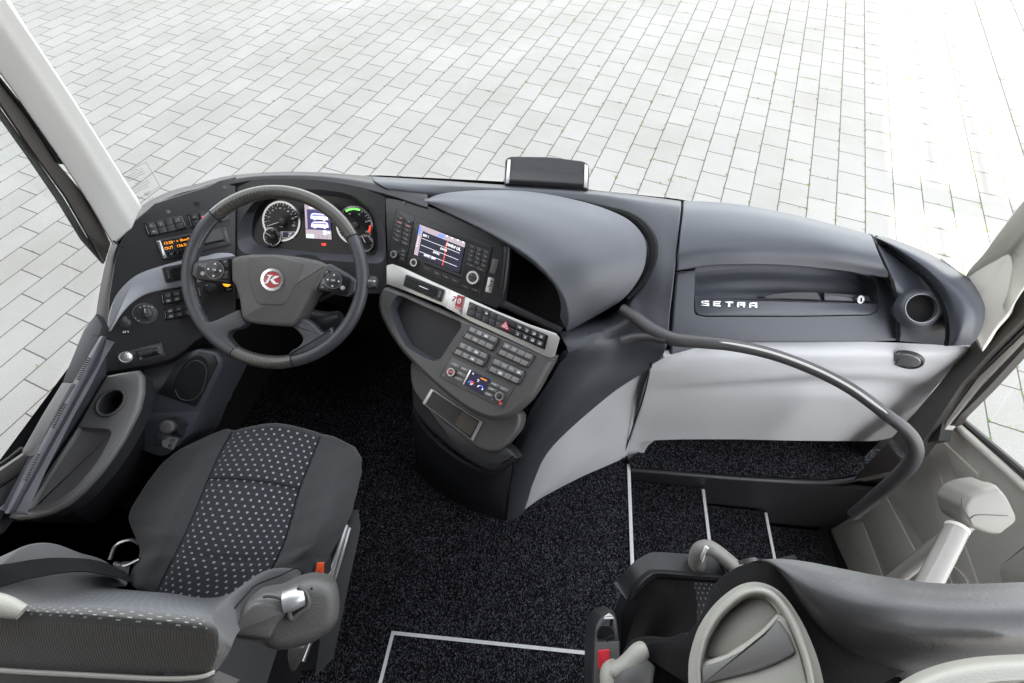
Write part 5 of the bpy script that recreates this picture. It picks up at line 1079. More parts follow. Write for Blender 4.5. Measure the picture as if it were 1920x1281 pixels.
# ================================================================ DRIVER'S SIDE CONSOLE
SC_ = thing('side_console', 'long dark side console with cup holder, storage tray and demister slots below the driver window', 'side console', pz(200, 760, .6))
def Z5(l): return [pz(*c5(x, y), z) for x, y, z in l]
rows = [Z5([(592, 98, .785), (520, 215, .775), (430, 385, .765), (330, 560, .755), (240, 730, .745), (150, 900, .735), (70, 1070, .725), (28, 1158, .72)]),
        Z5([(614, 100, .792), (540, 235, .782), (450, 405, .772), (352, 582, .762), (258, 752, .752), (168, 922, .742), (85, 1090, .732), (52, 1158, .726)]),
        Z5([(636, 106, .785), (562, 250, .775), (470, 425, .765), (372, 605, .755), (278, 775, .745), (188, 945, .735), (105, 1105, .725), (84, 1150, .72)])]
m = MB(); m.sheet(rows, 5, 4, roll=.002, depth=.03); m.build('demister_strip', M['dash_top'], SC_)
for k, (a_, b2) in enumerate((((530, 228), (466, 352)), ((386, 505), (318, 640)), ((228, 808), (150, 958)))):
    m = MB(); pls = Pl(*Z5([(530, 228, .785), (150, 958, .741), (560, 240, .783)]))
    for i in range(11):
        x, y = lerp(a_, b2, i/10); m.pp(pls, M_(c5, [(x-7, y-3), (x+7, y-1), (x+4, y+6), (x-10, y+3)]), 0, .0025, 0, 0)
    m.build('vent_slots', M['gap'], SC_)
rows = [Z5([(636, 112, .775), (565, 255, .765), (474, 430, .755), (376, 610, .745), (282, 780, .735), (192, 950, .725), (110, 1110, .715), (92, 1148, .712)]),
        Z5([(636, 220, .735), (590, 330, .725), (500, 480, .715), (405, 650, .705), (312, 810, .70), (222, 965, .695), (135, 1115, .69), (112, 1148, .69)]),
        Z5([(636, 335, .688), (600, 385, .681), (522, 520, .672), (428, 680, .656), (332, 830, .648), (240, 980, .644), (155, 1120, .642), (136, 1148, .642)])]
m = MB(); m.sheet(rows, 5, 4, depth=.02); m.build('sloping_side', M['dash_top'], SC_)
PL = Pl(*Z5([(640, 330, .69), (140, 1146, .655), (800, 420, .69)]))
TRy = [(478, 640), (560, 648), (655, 655), (672, 672), (662, 710), (600, 830), (530, 920), (450, 1010), (360, 1075), (262, 1115), (158, 1142), (240, 985), (340, 832), (435, 690)]
led_ = [(640, 330), (730, 312), (826, 298), (850, 335), (850, 430), (826, 530), (782, 620), (725, 725), (660, 822), (582, 925), (490, 1025), (398, 1105), (300, 1158), (190, 1188), (90, 1200), (40, 1188), (60, 1160), (138, 1146), (246, 980), (338, 830), (432, 680), (522, 520), (600, 385)]
cupc = c5(662, 494); xx, yy = PL.loc(*cupc); RC = .0282
cup = [(xx+RC*math.cos(a*math.pi/16), yy+RC*math.sin(a*math.pi/16)) for a in range(32)]
TRl = rnd([PL.loc(*c5(*q)) for q in TRy], .006)
m = MB(); m.prism(PL, [PL.loc(*c5(*q)) for q in led_], -.012, 0, .007, 0, holes=[TRl, cup]); m.build('ledge', M['deck'], SC_, sharp=50)
m = MB(); m.prism(PL, offset(ccw([PL.loc(*c5(*q)) for q in led_]), .002), -.042, -.010, 0, 0, holes=[offset(ccw(TRl), -.004), offset(ccw(cup), -.003)]); m.build('ledge_apron', M['black'], SC_)
m = MB(); T2 = ccw(TRl); n_ = len(T2); T3 = offset(T2, .005); m.add([PL.at(x, y, 0) for x, y in T2]+[PL.at(x, y, -.008) for x, y in T3]+[PL.at(x, y, -.0095) for x, y in offset(T2, .008)], [(k*n_+i, k*n_+(i+1) % n_, (k+1)*n_+(i+1) % n_, (k+1)*n_+i) for k in range(2) for i in range(n_)]+[tuple(range(2*n_, 3*n_))])
m.build('storage_tray', M['deck'], SC_)
m = MB(); vs = []
for rr, hh in ((1.16, 0), (1.12, .003), (1.06, .003), (1.0, -.001), (.97, -.06)):
    for k in range(32): a = k*math.pi/16; vs.append(PL.at(xx+RC*rr*math.cos(a), yy+RC*rr*math.sin(a), hh))
m.add(vs, [(i*32+k, i*32+(k+1) % 32, (i+1)*32+(k+1) % 32, (i+1)*32+k) for i in range(4) for k in range(32)]+[tuple(range(128, 160))])
m.build('cup_holder', M['dash'], SC_)
m = MB(); m.ring(PL, cupc, RC*1.06, RC*1.13, .002, .0045, 0); m.build('cup_rim_highlight', M['deck'], SC_)  # added paler ring stands in for the highlight along the cup edge
m = MB(); m.ring(PL, c5(668, 500), RC*.62, RC*.66, -.058, -.054, 0, 24); m.build('cup_base_ring', M['alu'], SC_)
m = MB(); m.add([q+Vector((0, 0, 0)) for q in Z5([(850, 330, .62), (790, 600, .62), (640, 860, .61), (400, 1110, .59), (60, 1210, .58)])]+[Vector((q.x-.30, q.y-.02, 0.01)) for q in Z5([(850, 330, .62), (790, 600, .62), (640, 860, .61), (400, 1110, .59), (60, 1210, .58)])], [(i, i+1, 5+i+1, 5+i) for i in range(4)]); m.build('inner_wall', M['black'], SC_)
# window sill covers outside the strip
P5 = Pl(*Z5([(370, 375, .775), (130, 795, .745), (440, 385, .775)]))
m = MB(); m.pp(P5, M_(c5, [(372, 372), (445, 380), (430, 400), (335, 575), (245, 735), (205, 815), (185, 822), (132, 812), (126, 790), (250, 570)]), -.02, 0, .003, 0, r=.004); m.build('sill_cover', M['deck'], SC_)
m = MB(); m.pp(P5, M_(c5, [(575, -40), (500, 60), (470, 130), (440, 205), (400, 300), (372, 372), (445, 380), (520, 240), (592, 100), (610, 30)]), -.03, -.01, .003, 0); m.build('sill_end', M['black'], SC_)
WF = thing('side_window', 'grey sill and dark gasket of the driver side window', 'window', pX(0, 880, -1.05))
P6 = Pl(*Z5([(0, 905, .73), (130, 815, .745), (0, 1000, .70)]))
m = MB(); m.pp(P6, M_(c5, [(-300, 1080), (0, 905), (135, 812), (200, 825), (150, 900), (0, 1005), (-300, 1200)]), -.02, 0, .002, 0); m.build('window_sill', M['deck'], WF)
m = MB(); m.tube(Z5([(-300, 1040, .735), (0, 868, .745), (132, 768, .76)]), .003, seg=8, k=3); m.build('gasket', M['rubber'], WF)
m = MB(); m.pp(P6, M_(c5, [(-300, 1200), (0, 1005), (150, 905), (75, 1060), (25, 1170), (5, 1210), (20, 1281), (-300, 1500)]), -.30, -.006, .004, 0); m.build('wall_lining', M['dash_top'], WF)
m = MB(); m.add([pX(-400, 1300, -1.09), pX(0, 868, -1.09)+Vector((0, 0, .0)), pX(150, 640, -1.09), pX(200, 480, -1.09), pX(0, 215, -1.09), pX(-400, -300, -1.09)], [(0, 1, 2, 3, 4, 5)]); m.build('window_pane', M['glass'], WF)
m = MB(); m.add([Vector((-1.12, -1.3, .68)), Vector((-1.12, .9, .68)), Vector((-1.12, .9, 0)), Vector((-1.12, -1.3, 0))], [(0, 1, 2, 3)]); m.build('wall', M['dash'], label='dark inner side wall beside the driver seat', cat='wall', kind='structure')
# lower box with cup recess and lever
LB = thing('lower_side_box', 'low black side box with round recess and rotary mirror knob left of the driver seat', 'console', pz(300, 780, .5))
PBx = Pl(*Z5([(860, 560, .50), (1200, 540, .50), (1000, 800, .44)]))
m = MB(); m.pp(PBx, M_(c5, [(850, 290), (1180, 170), (1300, 190), (1345, 240), (1330, 300), (1215, 520), (1150, 680), (1010, 820), (950, 828), (860, 790), (760, 740), (830, 600)]), -.12, 0, .008, 0, r=.01); m.build('box_body', M['dash_top'], LB)
m = MB(); m.pp(PBx, M_(c5, [(1055, 270), (1200, 190), (1285, 210), (1305, 260), (1175, 522), (945, 440)]), 0, .003, .001, 0, r=.004); m.pp(PBx, closed(M_(c5, [(1075, 310), (1120, 250), (1190, 215), (1240, 250), (1235, 330), (1215, 420), (1160, 475), (1090, 470), (1045, 420), (1050, 360)]), 3), .003, .0045, .001, 1); m.build('recess_plate', [M['black'], M['gap']], LB)
m = MB(); m.tube([PBx.w(*c5(*q), .005) for q in [(1110, 290), (1150, 250), (1200, 250), (1240, 300), (1215, 420), (1160, 478), (1085, 475), (1050, 420)]], .0014, seg=6); m.build('recess_ring', M['dash_top'], LB)
m = MB(); m.pp(PBx, M_(c5, [(862, 590), (900, 560), (1195, 550), (1130, 690), (1010, 812), (960, 820), (862, 788)]), 0, .004, .003, 0, r=.008); m.build('raised_field', M['glove'], LB)
m = MB(); m.pp(PBx, M_(c5, [(1010, 585), (1055, 580), (1120, 612), (1088, 705), (990, 660)]), .004, .014, .004, 0, r=.006); bs = m.build('knob_base', M['key'], LB)
kb = PBx.w(*c5(1035, 640), .014); ke = PBx.w(*c5(1000, 642), .045)
m = MB(); m.tube([kb, kb.lerp(ke, .45), kb.lerp(ke, .5), ke, ke+(ke-kb).normalized()*.004], [.012, .013, .0165, .0175, .013], seg=20, k=3); m.build('knob', M['deck'], bs)
stq = M_(c5, [(950, 682), (1074, 712), (1040, 780), (920, 748)])
m = MB(); m.pp(PBx, stq, .004, .0055, .0003, 0); m.pp(PBx, sub(stq, .5, .02, .98, .98), .0055, .006, 0, 1); m.pp(PBx, [bil(stq, .33, .5), bil(stq, .42, .3), bil(stq, .55, .4), bil(stq, .55, .98), bil(stq, .38, .8)], .0055, .0062, 0, 1)
for v in (.3, .72): m.ring(PBx, bil(stq, .76, v), .0035, .0048, .006, .0068, 2, 18); m.text('P', PBx, bil(stq, .76, v), bil(stq, 1, v+.02), .004, .0068, 2)
m.build('instruction_label', [M['alu'], M['dimwhite'], M['gap']], LB)
m = MB(); kp = Pl(*Z5([(1290, 470, .40), (1350, 470, .40), (1330, 520, .36)])); m.disc(kp, c5(1325, 478), .022, -.02, .004, .004, 0, 28); m.build('round_knob', M['dash'], LB)

# ================================================================ DRIVER'S SEAT
DS = thing('driver_seat', 'dark fabric driver seat with dotted centre panel and folding armrest', 'seat', (-.62, .15, 0))
R = [[(402, 812, .455), (418, 808, .478), (434, 811, .482), (515, 800, .50), (600, 819, .482), (632, 826, .478), (662, 838, .455)],
     [(344, 840, .47), (375, 845, .50), (411, 852, .494), (500, 850, .508), (581, 866, .494), (628, 868, .50), (668, 858, .472)],
     [(308, 868, .472), (348, 888, .506), (391, 897, .492), (478, 902, .503), (561, 917, .492), (615, 918, .512), (669, 893, .475)],
     [(272, 915, .472), (318, 940, .512), (368, 952, .487), (460, 962, .497), (547, 968, .487), (603, 968, .518), (660, 938, .475)],
     [(243, 972, .47), (296, 990, .505), (345, 1006, .48), (440, 1018, .487), (531, 1020, .483), (585, 1018, .51), (648, 980, .47)],
     [(263, 1030, .46), (290, 1040, .485), (320, 1055, .465), (415, 1073, .468), (505, 1074, .47), (555, 1062, .485), (615, 1038, .46)],
     [(243, 1088, .44), (266, 1098, .45), (293, 1110, .44), (370, 1128, .442), (470, 1140, .448), (525, 1122, .455), (580, 1098, .44)]]
def crease(u, v, p):
    d = min(abs(u-2), abs(u-4)); z = -.006*math.exp(-(d/.09)**2)
    if 2 < u < 4: z -= .005*math.exp(-((v-2)/.06)**2)+.004*math.exp(-((v-4.6)/.12)**2)*math.sin((u-2)*1.57)
    if u < 2 or u > 4: z += .002*math.sin(v*7+u*3)*(.3 if v < 4 else 1)
    return (0, 0, z)
m = MB(); m.sheet([Zr(r_) for r_ in R], 12, 12, roll=.018, depth=.06, mats=[(2, 4, 0, 9, 1)], uv=True, rs=5, push=crease)
M['fabdot_c'] = fabric('dotted_seat_fabric_cushion', (.034, .035, .040), dots=True, nx=5.6, ny=5.2)
m.build('cushion', [M['fab'], M['fabdot_c']], DS, sharp=80)
m = MB()
for j in (2, 4): m.tube([pz(x, y, z-.004) for x, y, z in [r_[j] for r_ in R]], .0012, seg=6, k=6)
m.build('seam', M['gap'], DS)
m = MB(); m.tube([pz(x, y, z) for x, y, z in ((391, 897, .494), (430, 897, .50), (478, 901, .504), (520, 907, .50), (561, 917, .494))], .0016, seg=6); m.build('cross_seam', M['gap'], DS)
# backrest: columns from the far bolster to the aisle bolster, rows from the cushion over the top and down the back
RB = [[(239, 1093, .46), (236, 1099, .46), (222, 1104, .455), (315, 1112, .455), (412, 1119, .46), (545, 1068, .54), (568, 1082, .515)],
      [(200, 1055, .58), (206, 1080, .58), (196, 1103, .56), (300, 1113, .555), (405, 1124, .565), (508, 1067, .61), (556, 1096, .575)],
      [(150, 1038, .69), (160, 1074, .69), (166, 1108, .67), (280, 1118, .665), (398, 1132, .67), (470, 1091, .69), (505, 1128, .645)],
      [(100, 1021, .79), (110, 1068, .79), (128, 1120, .78), (250, 1127, .775), (388, 1142, .78), (434, 1121, .78), (472, 1156, .73)],
      [(50, 1026, .88), (60, 1076, .88), (86, 1128, .875), (220, 1134, .87), (380, 1151, .87), (409, 1148, .86), (448, 1182, .80)],
      [(5, 1058, .94), (10, 1096, .945), (54, 1134, .945), (190, 1140, .945), (379, 1158, .93), (400, 1166, .90), (438, 1200, .84)],
      [(-60, 1105, .975), (-40, 1124, .98), (46, 1141, .98), (180, 1150, .98), (385, 1168, .955), (405, 1183, .92), (434, 1212, .86)],
      [(-80, 1150, .975), (-60, 1154, .98), (40, 1157, .98), (170, 1164, .98), (389, 1184, .955), (409, 1198, .92), (430, 1222, .86)],
      [(-90, 1200, .95), (-70, 1201, .955), (30, 1203, .955), (160, 1208, .955), (386, 1220, .935), (407, 1228, .905), (422, 1236, .86)],
      [(-90, 1250, .91), (-70, 1252, .915), (30, 1256, .915), (160, 1262, .915), (372, 1268, .90), (394, 1263, .88), (408, 1256, .85)]]
m = MB(); m.sheet([Zr(r_) for r_ in RB], 8, 6, roll=.004, depth=.05, mats=[(2, 4, 0, 5, 3), (2, 4, 5, 7.1, 1), (0, 2, 7.1, 20, 2), (2, 4, 7.1, 20, 2), (4, 7, 7.1, 20, 2)], uv=True)
M['fabdot_b'] = fabric('dotted_seat_fabric_back', (.045, .044, .042), dot=(.30, .295, .28), dots=True, nx=6.5, ny=2.0)
m.build('backrest', [M['fab'], M['fabdot_b'], M['fabrib'], fabric('faint_dotted_fabric', (.060, .063, .072), dots=True, nx=9, ny=2.6, dot=(.13, .135, .15))], DS, sharp=80)
m = MB(); m.tube([pz(x, y, z) for x, y, z in ((-60, 1252, .93), (30, 1259, .93), (160, 1266, .93), (300, 1273, .92), (372, 1270, .91), (402, 1260, .90))], .0028, seg=8); m.build('shell_edge', M['shell'], DS)
m = MB(); m.sheet([Zr([(-90, 1255, .92), (160, 1268, .92), (372, 1274, .90), (410, 1258, .88)]), Zr([(-90, 1300, .90), (160, 1310, .90), (390, 1310, .88), (450, 1275, .84)])], 5, 4, depth=.01); m.build('back_shell', M['seatpl'], DS)
m = MB(); m.tube([pz(-60, 1125, 1.0), pz(0, 1136, 1.0), pz(42, 1148, .99)], [.013, .012, .008], seg=16, flat=.8); m.build('belt_guide', M['shell'], DS)
m = MB(); h9 = crop(350, 1040, 5.314); m.tube([pz(*h9(x, y), z) for x, y, z in ((1165, 200, .575), (1140, 160, .60), (1080, 140, .615), (930, 210, .655), (700, 300, .71), (600, 395, .75), (420, 590, .81), (260, 715, .88))], .0014, seg=6, k=6); m.build('bolster_seam', M['gap'], DS)
h9 = crop(350, 1040, 5.314)
PAr = Pl(pz(470, 1170, .78), pz(600, 1130, .75), pz(540, 1210, .745))
ar = closed([h9(*q) for q in [(436, 830), (470, 720), (550, 580), (640, 490), (720, 430), (830, 398), (940, 380), (1090, 310), (1220, 268), (1340, 262), (1460, 300), (1520, 400), (1530, 560), (1505, 700), (1420, 810), (1260, 912), (1060, 975), (900, 990), (790, 960), (720, 910), (560, 880)]], 4)
m = MB(); m.prism(PAr, [PAr.loc(*q) for q in ar], -.055, .004, .024, 0, bsg=6); arm = m.build('armrest', M['seatpl'], DS, sharp=80)
m = MB(); m.pp(PAr, closed([h9(*q) for q in [(455, 800), (500, 690), (590, 560), (680, 485), (820, 480), (950, 520), (1000, 580), (960, 640), (880, 740), (820, 850), (640, 835)]], 3), .0, .012, .006, 0); m.build('armrest_cap', M['seatpl'], arm, sharp=80)
m = MB(); m.tube([PAr.w(*h9(975, 475), .004), PAr.w(*h9(1065, 445), .006), PAr.w(*h9(1150, 410), .003)], [.0165, .0168, .0160], seg=24); m.build('release_button', M['white'] if 0 else plain('satin_silver_button', (.62, .62, .63), .3, metal=.6), arm)
m = MB(); m.tube([PAr.w(*h9(x, y), .012) for x, y in [(760, 412), (830, 405), (940, 432), (1005, 510), (1040, 640), (1110, 600), (1190, 540), (1215, 470), (1180, 370), (1110, 318)]], .0036, seg=8, k=6); m.build('button_collar', M['seatpl'], arm)
m = MB(); m.tube([PAr.w(*h9(x, y), -.004) for x, y in [(440, 820), (600, 845), (800, 870), (870, 825), (960, 850), (1080, 848), (1250, 790), (1400, 720), (1500, 640)]], .0014, seg=6, k=6); m.build('armrest_seam', M['deck'], arm)
m = MB(); m.disc(PAr, h9(1245, 342), .0018, .003, .0066, 0, 0, 10); m.build('vent_hole', M['gap'], arm)
m = MB(); hb = Pl(pz(*h9(1060, 1000), .50), pz(*h9(1170, 960), .50), pz(*h9(1060, 1150), .47)); m.prism(hb, [hb.loc(*q) for q in closed([h9(*q) for q in [(1010, 960), (1170, 930), (1160, 1040), (1110, 1130), (1070, 1170), (1020, 1150)]], 3)], -.02, 0, .006, 0); m.build('side_bracket', M['deck'], DS)
# frame and adjuster rails right of the cushion
m = MB(); m.hull3(Zr([(655, 958, .40), (672, 955, .38), (676, 990, .38), (625, 1235, .38), (590, 1270, .38), (610, 1130, .40)]), Zr([(655, 958, .44), (672, 955, .43), (676, 990, .43), (625, 1235, .43), (590, 1270, .43), (610, 1130, .44)])); m.build('side_valance', M['dash'], DS)
m = MB(); m.tube(Zr([(650, 985, .45), (632, 1040, .45), (610, 1110, .44), (560, 1240, .42)]), .006, seg=8); m.tube(Zr([(656, 990, .445), (640, 1045, .445), (617, 1115, .435), (570, 1240, .42)]), .004, seg=8); m.build('adjuster_rail', M['alu'], DS)
m = MB(); m.box(-.80, -.55, -.12, .28, .0, .22); m.box(-.83, -.52, -.14, .30, .22, .40); m.build('seat_base', M['black'], DS)
m = MB(); m.hull3([Vector((-.42, -.14, .30)), Vector((-.42, -.22, .30)), Vector((-.42, -.22, .55)), Vector((-.42, -.14, .58))], [Vector((-.38, -.14, .30)), Vector((-.38, -.22, .30)), Vector((-.38, -.22, .55)), Vector((-.38, -.14, .58))]); m.build('hinge_cover', M['seatpl'], DS)
# buckle
BK = thing('belt_buckle', 'black seat belt buckle with orange button beside the driver armrest', 'buckle', pz(595, 1070, .5))
pb = Pl(pz(585, 1080, .53), pz(606, 1080, .53), pz(597, 1055, .545))
m = MB(); m.pp(pb, M_(c6, [(1500, 700), (1560, 702), (1562, 775), (1548, 785), (1488, 775)]), -.03, 0, .003, 0, r=.003); m.build('buckle_body', M['key'], BK)
m = MB(); m.pp(pb, M_(c6, [(1518, 706), (1552, 706), (1550, 762), (1510, 758)]), -.002, .003, .001, 0, r=.001); m.build('release_button', M['orange'], BK)
# belt across the left bolster
BL = thing('seat_belt', 'black webbing seat belt lying across the left side of the driver seat', 'seat belt', pz(120, 1065, .8))
def band(name, pts, w, mat, par, nrm=Vector((0, 0, 1))):
    m = MB(); C = [Vector(cr([tuple(p) for p in pts], i/6)) for i in range((len(pts)-1)*6+1)]; rows = []
    for i, c in enumerate(C):
        t_ = (C[min(i+1, len(C)-1)]-C[max(i-1, 0)]).normalized(); sd_ = t_.cross(nrm).normalized(); rows.append([c+sd_*w/2, c, c-sd_*w/2])
    m.sheet(rows, 2, 1, depth=.002); return m.build(name, mat, par)
cb2 = (CAM-pz(120, 1070, .8)).normalized()
band('webbing', [pz(-80, 1100, .99), pz(0, 1079, .965), pz(60, 1066, .915), pz(115, 1059, .85), pz(165, 1060, .76), pz(210, 1069, .65), pz(243, 1083, .52)], .030, M['belt'], BL, (cb2+Vector((0, .3, .3))).normalized())
m = MB(); m.tube([pz(205, 1050, .42), pz(218, 1022, .42), pz(245, 1012, .42), pz(262, 1020, .42)], .005, seg=8); m.tube([pz(215, 1056, .46), pz(235, 1060, .46), pz(262, 1048, .46)], .004, seg=8); m.build('belt_anchor', M['alu'], BL)

# ================================================================ GUIDE'S SEAT
GS = thing('guide_seat', 'folding guide seat with quilted leather top, ribbed side and beige shell handle', 'seat', (.5, .05, .0))
def Z7(l): return [pz(*c7(x, y), z) for x, y, z in l]
rows = [Z7([(700, 410, .815), (785, 390, .845), (880, 384, .86), (1000, 398, .868), (1150, 428, .873), (1320, 460, .878), (1520, 486, .878), (1720, 490, .878), (1960, 482, .878)]),
        Z7([(735, 402, .820), (815, 393, .852), (920, 420, .87), (1040, 450, .88), (1180, 478, .885), (1340, 508, .89), (1530, 532, .89), (1730, 540, .89), (1960, 535, .89)]),
        Z7([(790, 400, .83), (860, 420, .86), (960, 490, .88), (1080, 545, .89), (1210, 580, .90), (1360, 600, .905), (1540, 620, .905), (1740, 630, .905), (1960, 630, .905)]),
        Z7([(835, 405, .83), (890, 460, .855), (990, 570, .87), (1110, 645, .88), (1230, 690, .885), (1370, 715, .89), (1550, 730, .89), (1740, 735, .89), (1960, 735, .89)]),
        Z7([(845, 410, .82), (920, 500, .835), (1010, 640, .84), (1120, 745, .84), (1240, 800, .84), (1380, 825, .84), (1550, 830, .84), (1740, 830, .84), (1960, 825, .84)]),
        Z7([(848, 415, .79), (930, 520, .80), (1020, 670, .80), (1130, 790, .78), (1245, 860, .76), (1385, 890, .76), (1560, 890, .76), (1740, 880, .76), (1960, 870, .76)])]
m = MB(); m.sheet(rows, 6, 6, depth=.006); m.build('backrest_top', M['hide'], GS, sharp=80)
rows = [Z7([(848, 402, .825), (780, 400, .80), (700, 420, .77), (630, 462, .74), (590, 500, .71)]),
        Z7([(930, 505, .835), (850, 480, .82), (740, 500, .79), (640, 560, .75), (560, 580, .70)]),
        Z7([(1015, 640, .838), (930, 620, .83), (780, 640, .80), (640, 680, .75), (500, 685, .68)]),
        Z7([(1125, 750, .835), (1000, 760, .83), (820, 780, .80), (620, 790, .74), (440, 730, .66)]),
        Z7([(1245, 815, .83), (1080, 860, .82), (860, 880, .79), (600, 860, .72), (330, 745, .62)]),
        Z7([(1420, 860, .80), (1200, 960, .79), (900, 1000, .76), (580, 960, .70), (240, 770, .58)])]
m = MB(); m.sheet(rows, 6, 6, roll=.004, depth=.05); m.build('side_cover', M['fabblk'], GS, sharp=80)
# beige shell handle
PSh = Pl(pz(*c7(560, 700), .77), pz(*c7(900, 620), .845), pz(*c7(700, 917), .79))
so = [c7(*q) for q in [(512, 980), (510, 880), (514, 800), (540, 700), (590, 610), (670, 530), (750, 497), (830, 505), (895, 560), (950, 650), (995, 780), (1020, 880), (1030, 980)]]
si = [c7(*q) for q in [(545, 985), (540, 890), (545, 820), (575, 720), (630, 635), (700, 572), (760, 545), (815, 552), (860, 590), (915, 680), (960, 790), (985, 885), (1000, 985)]]
m = MB(); A_ = [PSh.w(*q, -.01) for q in so]; B_ = [PSh.w(*lerp(a_, b2, .25), .012) for a_, b2 in zip(so, si)]; C_ = [PSh.w(*lerp(a_, b2, .75), .014) for a_, b2 in zip(so, si)]; E_ = [PSh.w(*q, .0) for q in si]
m.sheet([A_, B_, C_, E_], 5, 4, depth=.02); m.build('shell_rim', M['shell'], GS, sharp=80)
m = MB(); m.pp(PSh, [lerp(q, c7(760, 760), -.02) for q in closed(M_(c7, [(560, 800), (585, 720), (640, 640), (705, 580), (765, 556), (812, 562), (850, 605), (868, 625), (800, 700), (720, 760), (640, 800)]), 3)], -.03, -.012, .004, 0); m.build('dish', M['shellpad'] if 0 else plain('dish_beige', (.26, .25, .22), .5), GS)
m = MB(); m.pp(PSh, M_(c7, [(520, 1000), (520, 840), (545, 822), (640, 792), (730, 735), (800, 680), (862, 610), (900, 640), (960, 790), (1010, 990)]), -.02, .006, .006, 0, r=.004); m.build('lower_shell', M['shell'], GS)
m = MB(); m.pp(PSh, M_(c7, [(534, 848), (620, 822), (710, 778), (800, 705), (855, 645), (868, 650), (910, 710), (940, 785), (925, 800), (850, 838), (760, 872), (640, 900), (548, 925), (540, 900)]), .004, .012, .003, 0, r=.004); m.build('grip_pad', M['shellpad'], GS, sharp=70)
# second beige panel at the bottom right
rows = [Z7([(1340, 960, .90), (1400, 905, .90), (1500, 855, .90), (1620, 820, .90), (1760, 800, .90), (1960, 790, .90)]),
        Z7([(1370, 985, .92), (1430, 935, .925), (1520, 890, .925), (1640, 855, .925), (1780, 835, .925), (1960, 825, .925)]),
        Z7([(1400, 1040, .93), (1470, 1000, .93), (1560, 960, .93), (1670, 930, .93), (1800, 910, .93), (1960, 900, .93)])]
m = MB(); m.sheet(rows, 5, 5, depth=.03); m.build('head_shell', M['shell'], GS, sharp=80)
# folded cushion
rows = [Z7([(215, 560, .50), (250, 490, .54), (300, 440, .56), (350, 430, .565), (480, 438, .565), (640, 450, .565)]),
        Z7([(230, 570, .52), (270, 500, .56), (320, 455, .575), (360, 446, .58), (480, 455, .58), (640, 466, .58)]),
        Z7([(240, 580, .50), (285, 515, .54), (335, 470, .56), (370, 462, .565), (480, 470, .565), (640, 480, .565)])]
m = MB(); m.sheet(rows, 5, 5, roll=.003, depth=.05); m.build('cushion_pan', M['dash'], GS)
rows = [Z7([(292, 478, .555), (338, 474, .56), (420, 474, .56), (502, 480, .56), (640, 490, .56)]),
        Z7([(250, 580, .52), (345, 540, .545), (430, 545, .545), (516, 545, .545), (640, 550, .545)]),
        Z7([(215, 690, .47), (330, 620, .50), (420, 640, .50), (518, 640, .50), (640, 640, .50)]),
        Z7([(195, 800, .40), (290, 720, .42), (380, 740, .42), (500, 730, .42), (640, 720, .42)])]
M['fabdot_g'] = fabric('dotted_guide_fabric', (.02, .02, .022), dots=True, nx=6, ny=3.2, dot=(.22, .22, .24))
m = MB(); m.sheet(rows, 6, 6, depth=.04, mats=[(3, 4, 0, 3, 1)], uv=True); m.build('folded_cushion', [M['fabblk'], M['fabdot_g']], GS, sharp=80)
m = MB(); m.hull3(Z7([(195, 620, .50), (250, 490, .545), (300, 440, .56), (320, 470, .55), (270, 560, .53), (200, 800, .44), (190, 800, .42)]), [q-Vector((0, 0, .12)) for q in Z7([(195, 620, .50), (250, 490, .545), (300, 440, .56), (320, 470, .55), (270, 560, .53), (200, 800, .44), (190, 800, .42)])]); m.build('pan_side', M['black'], GS)
rows = [Z7([(205, 800, .57), (250, 745, .59), (320, 728, .60), (400, 735, .60), (460, 720, .62)]),
        Z7([(215, 850, .57), (280, 800, .60), (350, 790, .61), (420, 800, .61), (520, 790, .64)]),
        Z7([(230, 960, .56), (300, 950, .58), (380, 960, .59), (450, 970, .60), (560, 980, .62)])]
m = MB(); m.sheet(rows, 5, 5, roll=.01, depth=.06); m.build('seat_side', M['fabblk'], GS, sharp=80)
m = MB(); m.tube(Z7([(150, 960, .60), (150, 880, .60), (175, 850, .61)]), [.018, .020, .016], seg=18); m.tube(Z7([(165, 870, .61), (220, 840, .62), (275, 785, .63), (300, 775, .63)]), [.014, .017, .017, .012], seg=18); m.build('armrest_pivot', M['shell'], GS)
rows = [Z7([(215, 960, .625), (240, 870, .635), (290, 800, .64), (335, 790, .64)]), Z7([(260, 970, .63), (290, 880, .64), (325, 825, .64), (342, 812, .64)])]
m = MB(); m.tube(Z7([(215, 1000, .60), (255, 900, .62), (310, 820, .63)]), [.035, .032, .015], seg=18, flat=.7); m.build('armrest', M['seatpl'], GS)
m = MB(); m.box(.27, .84, -.30, -.16, .34, .80); m.build('back_body', M['fabblk'], GS)
m = MB(); m.box(.20, .352, -.30, -.18, .0, .42); m.box(.20, .60, -.28, -.20, .36, .42); m.build('pedestal', M['dash'], GS)
# grab handle beyond
GH = thing('grab_handle', 'short beige grab handle with pale strip behind the guide seat cushion', 'handle', pz(1310, 1060, .6))
m = MB(); m.tube(Z7([(520, 470, .52), (518, 400, .56), (530, 352, .60), (562, 336, .62), (600, 352, .61), (660, 400, .58), (720, 450, .54)]), [.017, .018, .017, .0155, .015, .015, .015], seg=16); m.build('handle_bar', M['seatpl'] if 0 else plain('taupe_handle', (.25, .24, .22), .45, grain=.4), GH)
m = MB(); m.tube(Z7([(534, 405, .578), (543, 365, .615), (562, 333, .635)]), [.004, .006, .004], seg=8); m.build('pale_strip', M['white'], GH)
